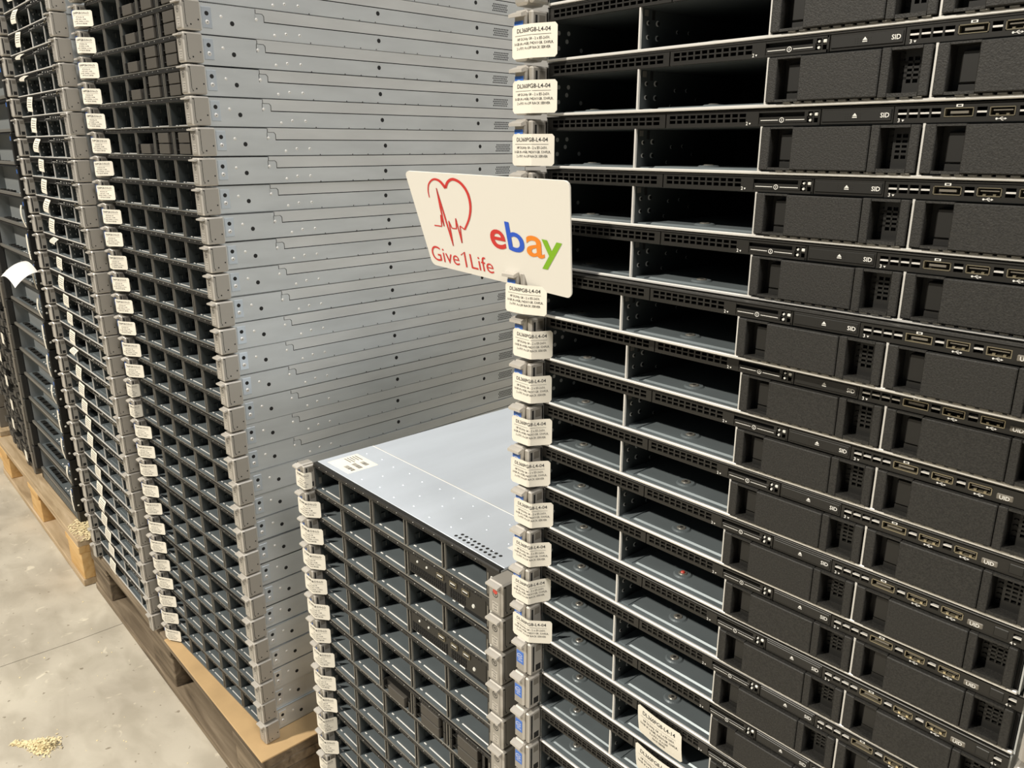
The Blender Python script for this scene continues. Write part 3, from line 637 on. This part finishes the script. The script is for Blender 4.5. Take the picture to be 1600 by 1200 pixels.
kn.disc((xb - 0.022, 0.0005, 0.0190), '-y', 0.0028, 0.0022, 0.0012, 0, 10)
S10_PANEL = P('control_panel', mb.mesh('control_panel', ['strip', 'void']), [P('usb_port', small_port(xa + 0.062)), P('usb_port', small_port(xa + 0.088)), P('usb_port', small_port(xa + 0.112)), P('status_lights', kn.mesh('panel_lights', ['led']))], label='black vented control panel across two bay columns')

def s10_server(label, loc, rot, group, tag=None, blanks=(), panel=False, extra=(), badge_part=None, detail=False):
    ps = [P('chassis', CH_D if detail else CH_P), P('drive_cage', S10_LINER), P('bay_floor', S10_FLOOR), S10_LIP, S10_STRIP] + (S10_DIVS[:3] if panel else S10_DIVS)
    ps += [SFF[b] for b in blanks]
    if panel: ps.append(S10_PANEL)
    if detail: ps.append(SCREWPLATE)
    ps += [P('ear_latch', EL_BODY, [P('latch_lip', EL_LIP), STICKER]), P('ear_bracket', ER_BODY, [ER_LIP, badge_part or BADGE])]
    if tag: ps.append(tag)
    return thing('rack_server', label, 'server', loc, rot, group, ps + list(extra))

rj = random.Random(11)
def jit(a=0.0012): return rj.uniform(-a, a)
PT = 0.0434
# ------------------------------------------------------------------ stack A: nearest, right
XA, YA, ZA = -0.5201, 0.5058, H + 0.0681
tagidx = {0: 0, 1: 1, 2: 2, 3: 1, 4: 2, 5: 0, 6: 3, 7: 3, 8: 4, 9: 4, 10: 5, 11: 5, 12: 6, 13: 7}
GA = 'four-bay servers in the nearest right-hand stack'
AOFF = {5: (0.001, -0.009), 6: (0.0015, 0), 8: (-0.0015, 0), 9: (-0.003, 0), 14: (0.001, 0)}
# hanging tags in the second bay of two low servers
def hang(z0, ang, x0, L=0.050, Hh=0.034):
    def g(u, v, off=0.0):
        t = v - Hh; a = R(ang)
        yb = -0.0022 - 0.0016 * math.sin(u / L * math.pi) + 14.0 * (t * t) * 0.25
        return (x0 + u, yb - off, z0 + t * math.cos(a) - 0.08 * u)
    return tag_part(g, L, Hh, TXT_A2, name='paper_tag')
HANG1 = hang(0.0415, 12, 0.132); HANG2 = hang(0.0415, 14, 0.134)
for k in range(-2, 27):
    n = k + 2
    where = 'nearest right stack'
    if k == -2: lab = 'black four-bay server just above the picture at the top of the ' + where
    elif k <= 17:
        extra_txt = ' with tagged ear' if k in tagidx else ''
        if k in (14, 15): extra_txt = ' with hanging bay tag'
        lab = 'black four-bay server%s, %s from the top of the %s' % (extra_txt, ordn(n), where)
    else: lab = 'black four-bay server low in the %s, %s from its bottom' % (where, ordn(27 - k))
    ex = []
    if k == 14: ex = [HANG1]
    if k == 15: ex = [HANG2]
    if k in (10, 15): ex.append(REDSCREW)
    dx, dy = AOFF.get(k, (0, 0))
    l4_server(lab, (XA + dx + jit(), YA + dy + jit(0.0008), ZA - k * PT), (0, 0, R(jit(0.15))), GA, eshift=(0.004, 0.012, 0), tag=TAGS_A[tagidx[k]] if k in tagidx else None, extra=ex)

# ------------------------------------------------------------------ stack B: low, middle
XB, YB, ZB, PB = -1.0152, 0.5122, H - 0.4509, 0.0435
GB = 'ten-drive servers in the low middle stack'
def lid_parts():
    mb = MB(); z = HT
    mb.cbox(0.001, W - 0.001, 0.0065, 0.1025, z - 0.0002, z + 0.0012, 0.0006, 0); mb.cbox(0.001, W - 0.001, -0.0014, 0.0064, z - 0.0004, z + 0.0014, 0.0009, 2); mb.cbox(0.001, W - 0.001, 0.1035, DEP - 0.002, z - 0.0002, z + 0.0007, 0.0005, 0)
    mb.cbox(0.002, W - 0.002, 0.1012, 0.1036, z, z + 0.0016, 0.0006, 1)
    rv = MB()
    for yy, n in ((0.020, 10), (0.048, 9), (0.078, 11)):
        for i in range(n): rv.disc((0.024 + i * 0.36 / (n - 1), yy + 0.004 * (i % 2), z + 0.0012), 'z', 0.0017, 0.0008, 0.0007, 0, 8)
    vh = MB()
    for i in range(10):
        for j in range(2): vh.disc((0.326 + i * 0.0078 + j * 0.003, 0.014 + j * 0.0075, z + 0.0012), 'z', 0.0023, 0.0023, 0.0001, 0, 10)
    st = MB(); st.box(0.015, 0.074, 0.0155, 0.066, z + 0.0012, z + 0.00135)
    pr = MB(); fz = lambda u, v: (0.018 + u, 0.018 + v, z + 0.0014)
    def rc(u0, u1, v0, v1, m): pr.face([fz(u0, v0), fz(u1, v0), fz(u1, v1), fz(u0, v1)], m)
    for i in range(5): rc(0.002, 0.024 - 0.003 * (i % 3), 0.040 - i * 0.0045, 0.0418 - i * 0.0045, 1)
    for i, (a, b) in enumerate(((0.028, 0.050), (0.028, 0.050), (0.030, 0.046))):
        u = a
        rr = random.Random(i)
        while u < b: wd = rr.choice((0.0006, 0.0010, 0.0016)); rc(u, u + wd, 0.006 + i * 0.013, 0.013 + i * 0.013, 0); u += wd + rr.choice((0.0006, 0.0009))
    s2 = MB(); s2.box(0.390, 0.418, 0.040, 0.075, z + 0.0012, z + 0.00135, 0)
    for i in range(4): s2.box(0.394, 0.412 - 0.004 * (i % 2), 0.046 + i * 0.007, 0.0485 + i * 0.007, z + 0.00135, z + 0.0014, 1)
    return [P('lid', mb.mesh('lid', ['lid', 'bright', 'strip']), [P('rivets', rv.mesh('rivets', ['lid'])), P('vent_holes', vh.mesh('vent_holes', ['void'])), P('barcode_label', st.mesh('barcode_label', ['tag']), label='cream label with barcodes'), P('small_label', s2.mesh('small_label', ['white', 'inkg']))]),
            P('barcode_print', pr.mesh('barcode_print', ['ink', 'inkg']))]
tb_ = [0, 1, 2, 2, 1, 2, 1, 1, 2, 3, 4, 1, 5, 5]
BOFF = {7: 0.004, 8: 0.003, 9: 0.003, 11: -0.003, 12: -0.003}
for k in range(0, 14):
    f_ = {0: ' with its bare steel lid showing', 1: ' with a control panel', 3: ' with a control panel', 6: ' with drive blanks'}.get(k, '')
    lab = 'grey ten-drive server%s, %s from the top of the low middle stack' % (f_, 'topmost,' if k == 0 else ordn(k + 1))
    if k == 0: lab = 'topmost server of the low middle stack, its bare steel lid showing'
    s10_server(lab, (XB + BOFF.get(k, 0) + jit(), YB + jit(), ZB - (k + 1) * PB), (0, 0, R(jit(0.12))), GB, tag=TAGS_B[tb_[k]],
               blanks=[(2, 0), (3, 0), (3, 1), (4, 0), (4, 1)] if k == 6 else (), panel=k in (1, 3), extra=lid_parts() if k == 0 else (), badge_part=BADGE_R if k == 0 else None)

# ------------------------------------------------------------------ stack C: tall, bare steel side
XC, YC, ZC = -1.6690, 0.466, H + 0.1585
GC = 'ten-drive servers in the tall stack with the steel side'
ct = random.Random(5)
for k in range(-2, 29):
    n = k + 3
    bl = [(2, 0), (3, 0), (3, 1), (4, 0), (4, 1)] if k in (-1, 0, 1, 2, 4) else []
    base = 'silver-sided ten-drive server' + (' with dark drive blanks' if bl else '')
    if k == -2: lab = 'silver-sided ten-drive server cut off at the top of the tall steel-sided stack'
    elif k == 28: lab = 'silver-sided ten-drive server at the bottom of the tall steel-sided stack'
    else: lab = '%s, %s from the top of the tall steel-sided stack' % (base, ordn(n))
    t = TAGS_C[ct.choice((0, 0, 1, 1, 2, 3)) if k not in (15, 16) else 4]
    s10_server(lab, (XC + 0.0169 * k * PT + jit(0.002), YC + jit(0.0015), ZC - k * PT), (0, 0, R(2.4 + jit(0.15))), GC, tag=t, blanks=bl, detail=True)

# ------------------------------------------------------------------ stack D: left of it, with paper tags over the bays
XD, YD, ZD = -2.165, 0.437, H + 0.2342; PD = (0.2342 + 1.0567) / 30
GD = 'four-bay servers in the stack with tags over the bays'
def dtag(L, Hh, x0, bend):
    def g(u, v, off=0.0):
        t = Hh - v; return (x0 + u + 0.25 * t * 0.3, -0.0030 - off + 0.0 * t - bend * math.sin(t / Hh * 2.0) * 0.004, 0.0405 - t - 0.05 * u)
    sh = tag_sheet(g, L, Hh).mesh('paper_tag', ['tag']); pb = MB()
    for i in range(4):
        v = Hh * (0.78 - 0.16 * i); fn = lambda u, v_: g(u, v_, 0.0004)
        pb.face([fn(L * 0.12, v), fn(L * 0.86, v), fn(L * 0.86, v + Hh * 0.05), fn(L * 0.12, v + Hh * 0.05)])
    return P('paper_tag', sh, [P('lettering', pb.mesh('lettering', ['inkg']))])
DT = [dtag(0.046, 0.030, 0.094, 1.0), dtag(0.046, 0.028, 0.098, 2.0), dtag(0.044, 0.012, 0.096, 2.5), dtag(0.046, 0.026, 0.100, 0.6)]
dr = random.Random(9)
for k in range(-2, 31):
    n = k + 3
    if k == -2: lab = 'four-bay server cut off at the top of the stack with tags over the bays'
    elif k == 30: lab = 'four-bay server at the bottom of the stack with tags over the bays'
    else: lab = 'empty four-bay server, %s from the top of the stack with tags over bays' % ordn(n)
    l4_server(lab, (XD + 0.0084 * k * PD + jit(0.002), YD + 0.013 * k * PD + jit(0.0015), ZD - k * PD), (0, 0, R(jit(0.15))), GD, sticker=False, blanks=False, tag=DT[2 if k in (2, 3, 11, 17) else dr.choice((0, 0, 1, 3))])

# ------------------------------------------------------------------ stack E: large empty black servers
WE, HE = 0.424, 0.0800
def e_parts():
    mb = MB(); t = 0.0015
    mb.box(0, t, 0, DEP, 0, HE - 0.0008); mb.box(WE - t, WE, 0, DEP, 0, HE - 0.0008); mb.box(0, WE, 0.004, DEP, HE - 0.002, HE - 0.0008); mb.box(0, WE, 0.002, DEP, 0, 0.0014); mb.box(0, WE, DEP - t, DEP, 0, HE - 0.001)
    ch = mb.mesh('chassis', ['void'])
    bk = MB(); bk.box(t, WE * 0.5, 0.040, 0.125, 0.0014, HE - 0.002, 0); bk.box(WE * 0.5, WE - t, 0.058, 0.165, 0.0014, HE - 0.002, 0); bk.box(t, t + 0.001, 0.004, 0.12, 0.002, HE - 0.003)
    fl_ = MB(); fl_.box(t, WE - t, 0.003, 0.16, 0.0014, 0.0024, 0)
    for i in range(14): fl_.disc((WE * 0.55 + i * 0.013, 0.016 + 0.012 * (i % 2), 0.0024), 'z', 0.0030, 0.0016, 0.0012, 1, 6)
    for i in range(8): fl_.cbox(0.02 + i * 0.022, 0.034 + i * 0.022, 0.016, 0.030, 0.0024, 0.0060 + 0.002 * (i % 2), 0.0006, 2)
    lp = MB(); lp.cbox(0.002, WE - 0.002, -0.003, 0.004, 0, 0.0085, 0.0012)
    lp2 = MB(); lp2.box(0.002, WE - 0.002, -0.0005, 0.004, HE - 0.005, HE - 0.0008)
    el = MB(); el.cbox(-0.028, -0.0005, -0.014, 0.012, 0.0005, HE - 0.001, 0.0015); er = MB(); er.cbox(WE + 0.0005, WE + 0.012, -0.006, 0.012, 0.0005, HE - 0.001, 0.0015); er.disc((WE + 0.012, 0.003, 0.02), 'x', 0.003, 0.002, 0.001, 1, 8)
    bs = MB(); bs.box(WE + 0.0010, WE + 0.0075, -0.0066, -0.0059, 0.060, 0.070)
    return [P('chassis', ch), P('backplane', bk.mesh('backplane', ['panel'])), P('bay_floor', fl_.mesh('bay_floor_wide', ['gun', 'bright', 'black'])), P('front_lip', lp.mesh('front_lip_wide', ['edge'])), P('top_edge', lp2.mesh('top_edge_wide', ['strip'])), P('ear_bracket', el.mesh('ear_black', ['black'])), P('ear_bracket', er.mesh('ear_black_right', ['black', 'led']), [P('processor_sticker', bs.mesh('blue_strip', ['blue']))])]
EP = e_parts()
def estrip(z0, L, bow):
    mb = MB(); n = 8
    for i in range(n):
        a, b = i / n, (i + 1) / n
        fa = lambda t: -0.0072 - bow * math.sin(t * 2.6)
        for s_ in (0, 1):
            q = [(WE - 0.006, fa(a) - s_ * 0.0004, z0 + L * a), (WE + 0.010, fa(a) - s_ * 0.0004, z0 + L * a), (WE + 0.010, fa(b) - s_ * 0.0004, z0 + L * b), (WE - 0.006, fa(b) - s_ * 0.0004, z0 + L * b)]
            mb.face(q[::-1] if s_ == 0 else q)
    return P('paper_tag', mb.mesh('paper_strip', ['tag']))
ES = [estrip(0.004, 0.062, 0.004), estrip(0.006, 0.056, 0.007), estrip(0.002, 0.066, 0.002)]
XE, YE, ZE, PE = -2.417, 0.463, H + 0.1156, 0.0810
GE = 'large empty servers in the stack beside the orange pallet corner'
for k in range(-1, 15):
    if k == -1: lab = 'large empty black server cut off at the top of the far black stack'
    else: lab = 'large empty black server, %s from the top of the far black stack' % ordn(k + 2)
    thing('storage_server', lab, 'server', (XE - WE + jit(0.002), YE + jit(0.002), ZE - k * PE), (0, 0, R(jit(0.2))), GE, EP + ([ES[k % 3]] if k >= 4 else []))
# low filler chassis under the black stack
zb_ = ZP + 0.0004; hb = ZE - 14 * PE - zb_ - 0.0006
mb = MB(); mb.box(-WE, 0, 0.02, DEP, 0, hb, 0); mb.cbox(-WE - 0.024, 0.012, 0, 0.02, 0.0005, hb - 0.0005, 0.001, 0)
vs_ = MB()
for i in range(30): vs_.box(-WE + 0.01 + i * 0.0135, -WE + 0.019 + i * 0.0135, -0.0008, 0.001, 0.006, hb - 0.008)
thing('rack_server', 'thin black server at the bottom of the far black stack', 'server', (XE, YE, zb_), parts=[P('chassis', mb.mesh('thin_chassis', ['black'])), P('vent_slots', vs_.mesh('vent_slots', ['gun']))])

# ------------------------------------------------------------------ stacks F and G at the far left edge: servers full of drive carriers
def f_server(label, loc, seed, group):
    rr = random.Random(seed); ps = []
    mb = MB(); mb.box(0, WE - 0.03, 0.004, DEP, 0, HE - 0.001, 0); ps.append(P('chassis', mb.mesh('chassis_far', ['black'])))
    el = MB(); el.cbox(WE - 0.030, WE - 0.008, -0.012, 0.02, 0.0005, HE - 0.0012, 0.0012); ps.append(P('ear_bracket', el.mesh('ear_far', ['groove'])))
    for i in range(4):
        for j in range(3):
            x = 0.008 + i * 0.0955; z = 0.004 + j * 0.0245
            if rr.random() < 0.16: continue
            dy = rr.uniform(-0.010, 0.002); c = MB()
            c.cbox(x, x + 0.030, dy - 0.004, 0.0040, z, z + 0.021, 0.001, 0); c.cbox(x + 0.034, x + 0.088, dy - 0.001, 0.0040, z + 0.002, z + 0.020, 0.001, 1)
            c.box(x + 0.070, x + 0.082, dy - 0.002, 0.003, z + 0.006, z + 0.012, 2)
            ps.append(P('drive_carrier', c.mesh('drive_carrier', ['sff', 'black', 'edge'])))
    t = MB(); zz = 0.025; xx = 0.12 + rr.uniform(0, 0.2); t.box(xx, xx + 0.034, -0.0155, -0.0150, zz, zz + 0.036); ps.append(P('paper_tag', t.mesh('paper_tag_far', ['tag'])))
    return thing('storage_server', label, 'server', loc, (0, 0, R(rr.uniform(-0.3, 0.3))), group, ps)
for k in range(13):
    f_server('dark server full of drive carriers, %s from the bottom behind the far black stack' % ordn(k + 1), (-3.318, 0.462, ZP + 0.0005 + k * 0.0812), 100 + k, 'carrier servers left of the far black stack')
for k in range(12):
    f_server('dark server at the left picture edge, %s from the bottom of its stack' % ordn(k + 1), (-3.93, 0.47, ZP + 0.0005 + k * 0.0812), 200 + k, 'servers at the left picture edge')

# ------------------------------------------------------------------ curled paper sheet sticking out of the black stack
def paper():
    mb = MB(); n, m = 12, 8
    def g(i, j, o):
        u, v = i / n, j / m
        return (-0.170 * u + 0.02 * v, -0.060 * v, 0.025 * u * (1 - u) * 2 - 0.032 * v * v + 0.008 * u + o)
    for o in (0.0003, 0.0):
        for i in range(n):
            for j in range(m):
                q = [g(i, j, o), g(i + 1, j, o), g(i + 1, j + 1, o), g(i, j + 1, o)]
                mb.face(q[::-1] if o == 0.0 else q)
    return mb.mesh('paper_sheet', ['paper'])
PAPER = thing('paper_sheet', 'curled white paper sheet sticking out of the far black stack', 'paper', (XE + 0.075, YE - 0.012, H - 0.312), mesh=paper())

# ------------------------------------------------------------------ the white sign on the near stack
SG = [tuple(0.983 * c for c in p) for p in ((-0.66263, 0.45305, -0.02296), (-0.46186, 0.47586, -0.02709), (-0.48004, 0.50003, -0.12899), (-0.65447, 0.47752, -0.11494))]
def sign():
    A, B, C_, D_ = [Vector(p) + Vector((0, 0, H)) for p in SG]
    nrm = (B - A).cross(D_ - A).normalized()
    if nrm.y > 0: nrm = -nrm
    def g(u, v, off=0.0):                       # u 0..1 left-right, v 0..1 bottom-top
        p = (D_ * (1 - u) + C_ * u) * (1 - v) + (A * (1 - u) + B * u) * v
        return p + nrm * off
    org = (D_ + C_) / 2
    T = lambda u, v, off=0.0: tuple(g(u, v, off) - org)
    rc, rv = 0.03, 0.055; loop = []
    for cu, cv, a0 in ((1 - rc, 1 - rv, 0), (rc, 1 - rv, 90), (rc, rv, 180), (1 - rc, rv, 270)):
        for i in range(6): an = R(a0 + 18 * i); loop.append((cu + rc * math.cos(an), cv + rv * math.sin(an)))
    mb = MB(); th = 0.0016
    mb.face([T(u, v, 0.0) for u, v in loop]); mb.face([T(u, v, -th) for u, v in loop][::-1])
    for i in range(len(loop)):
        a, b = loop[i], loop[(i + 1) % len(loop)]; mb.face([T(*a, 0), T(*a, -th), T(*b, -th), T(*b, 0)])
    card = mb.mesh('sign_card', ['card'])
    fn = lambda u, v: T(u, v, 0.0003)
    pr = MB()
    # heart outline with a heartbeat line; crop space: x 60..1430, y 85..1140 -> u,v via per-row edges
    def cv(px, py):                              # photo-crop pixel -> card u,v (perspective already in the card corners)
        return inv(px, py)
    return card, pr, fn, T, org
CARD, PR, FN, TT, ORG = sign()
# invert the printed layout: (x, y) read on the card in its own bilinear frame
QC = [(62, 85), (1345, 160), (1432, 1135), (290, 858)]
def inv(px, py):
    u = v = 0.5
    for _ in range(30):
        f = lambda u, v: tuple((QC[3][i] * (1 - u) + QC[2][i] * u) * (1 - v) + (QC[0][i] * (1 - u) + QC[1][i] * u) * v for i in (0, 1))
        x, y = f(u, v); e = 1e-4; xu, yu = f(u + e, v); xv, yv = f(u, v + e)
        a, b, c, d = (xu - x) / e, (xv - x) / e, (yu - y) / e, (yv - y) / e; det = a * d - b * c
        du = ((px - x) * d - b * (py - y)) / det; dv = (a * (py - y) - c * (px - x)) / det; u += du; v += dv
    return u, v
def inkfn(x, y): return FN(*inv(x, y))
def smooth(pts, n=8):
    out = []
    for i in range(len(pts) - 1):
        p0, p1, p2, p3 = pts[max(0, i - 1)], pts[i], pts[i + 1], pts[min(len(pts) - 1, i + 2)]
        for k in range(n):
            t = k / n; out.append(tuple(0.5 * (2 * p1[j] + (p2[j] - p0[j]) * t + (2 * p0[j] - 5 * p1[j] + 4 * p2[j] - p3[j]) * t * t + (3 * p1[j] - p0[j] - 3 * p2[j] + p3[j]) * t ** 3) for j in (0, 1)))
    return out + [pts[-1]]
ha = smooth([(281, 298), (272, 240), (282, 185), (322, 152), (375, 166), (425, 222)]); hb_ = smooth([(425, 222), (445, 172), (490, 152), (555, 185), (610, 265), (633, 370), (622, 470), (585, 562)])
PR.strip2d(ha, [6 + 16 * i / len(ha) for i in range(len(ha))], inkfn); PR.strip2d(hb_, [22 - 8 * abs(i / len(hb_) - 0.2) for i in range(len(hb_))], inkfn)
ecg = [(320, 526), (386, 535), (378, 440), (408, 535), (345, 222), (486, 700), (447, 490), (475, 550), (515, 555), (508, 468), (563, 675), (545, 530), (585, 562)]
PR.strip2d(ecg[:2], 9, inkfn)
for i in range(1, len(ecg) - 1): PR.strip2d([ecg[i], ((ecg[i][0] + ecg[i + 1][0]) / 2, (ecg[i][1] + ecg[i + 1][1]) / 2), ecg[i + 1]], [7, 13, 6] if 3 <= i <= 5 else [8, 9, 8], inkfn)
SIGN_KIDS = [P('heart_print', PR.mesh('heart_print', ['sgred']), label='red heart outline with a heartbeat line')]
def sheared(txt, matk, base0, base1, height, upx, bold, name, lab=None):
    """lettering along base0->base1 (crop px), cap height as crop vector upx"""
    mbx = MB(); L = math.hypot(base1[0] - base0[0], base1[1] - base0[1])
    fn = lambda u, v: inkfn(base0[0] + (base1[0] - base0[0]) * u / L + upx[0] * v, base0[1] + (base1[1] - base0[1]) * u / L + upx[1] * v)
    text(mbx, txt, fn, 0, 0, width=L, height=1.0, bold=bold, res=5)
    return P(name, mbx.mesh(name, [matk]), label=lab)
SIGN_KIDS.append(sheared('Give', 'sgred', (300, 815), (545, 870), 1, (-24, -128), -0.004, 'lettering'))
SIGN_KIDS.append(sheared('Life', 'sgred', (648, 893), (838, 938), 1, (-26, -130), -0.004, 'lettering'))
pm = MB(); pm.strip2d([(552, 778), (580, 752), (604, 884)], [10, 12, 12], inkfn); SIGN_KIDS.append(P('lettering', pm.mesh('lettering', ['sgred'])))
for ch, mk, b0, b1, up in (('e', 'sgred', (812, 700), (932, 724), (-42, -232)), ('b', 'sgblue', (950, 725), (1078, 752), (-48, -240)), ('a', 'sgorange', (1088, 762), (1220, 790), (-30, -255)), ('y', 'sggreen', (1196, 790), (1342, 822), (-15, -248))):
    SIGN_KIDS.append(sheared(ch, mk, b0, b1, 1, up, 0.012, 'lettering'))
thing('sign', 'white card sign with red heart and coloured lettering on the nearest stack', 'sign', tuple(ORG), parts=[P('sign_card', CARD, SIGN_KIDS)])

# ------------------------------------------------------------------ sawdust and crumbs on the floor
def dust():
    mb = MB(); rr = random.Random(21)
    def chip(x, y, z, s):
        a = rr.uniform(0, 6.3); l = s * rr.uniform(0.6, 1.6); wd = s * rr.uniform(0.25, 0.5); tl = rr.uniform(-0.5, 0.5)
        ca, sa = math.cos(a), math.sin(a); P_ = []
        for dx, dy in ((-l, -wd), (l, -wd), (l, wd), (-l, wd)): P_.append((x + dx * ca - dy * sa, y + dx * sa + dy * ca, z + dx * tl + s * 0.4))
        mb.face(P_); mb.face([(p[0], p[1], p[2] - 0.0004) for p in P_][::-1])
    for i in range(900):
        t = rr.uniform(-1.0, 0.75) if i % 2 else rr.gauss(0.38, 0.20); u = rr.gauss(0, 0.10 + 0.20 * max(0, t + 0.6))
        hgt = 0.016 * math.exp(-((t - 0.35) ** 2) * 4 - u * u * 8)
        chip(0.055 * t, 0.036 * u, rr.uniform(0, 1) * hgt + 0.0005, rr.uniform(0.0012, 0.0038))
    return mb.mesh('sawdust_pile', ['dust'])
o = thing('sawdust_pile', 'small heap of pale sawdust on the concrete floor', 'sawdust', (-1.685, 0.172, 0.0), rot=(0, 0, R(42)), mesh=dust()); o['kind'] = 'stuff'
def deck_chips():
    mb = MB(); rr = random.Random(4)
    for i in range(700):
        x = rr.gauss(0, 0.5) * 0.075; y = rr.gauss(0, 0.5) * 0.045
        if abs(x) > 0.085 or abs(y) > 0.055: continue
        a = rr.uniform(0, 6.3); l = rr.uniform(0.002, 0.006); wd = l * 0.4; z = 0.0006 + rr.random() * 0.006 * math.exp(-(x / 0.06) ** 2 - (y / 0.04) ** 2)
        ca, sa = math.cos(a), math.sin(a); q = [(x + dx * ca - dy * sa, y + dx * sa + dy * ca, z + dx * 0.15) for dx, dy in ((-l, -wd), (l, -wd), (l, wd), (-l, wd))]
        mb.face(q); mb.face([(p[0], p[1], p[2] - 0.0004) for p in q][::-1])
    return mb.mesh('deck_chips', ['dust'])
o = thing('pale_wood_patch', 'pale chips standing in for a cream wood end on the orange pallet', 'sawdust', (-2.365, 0.478, ZP), mesh=deck_chips()); o['kind'] = 'stuff'  # loose chips stand in for the pale end of the wood
mb = MB(); rr = random.Random(33)
for i in range(60):
    x = rr.uniform(-2.3, -1.1); y = rr.uniform(0.0, 0.43); s_ = rr.uniform(0.0006, 0.0018); mb.cbox(x - s_ * rr.uniform(0.6, 2.2), x + s_, y - s_, y + s_ * rr.uniform(0.4, 1.2), 0, s_ * 0.6, s_ * 0.15)
o = thing('wood_crumbs', 'scattered tiny wood crumbs on the concrete floor', 'crumbs', (0, 0, 0.0), mesh=mb.mesh('wood_crumbs', ['dust'])); o['kind'] = 'stuff'
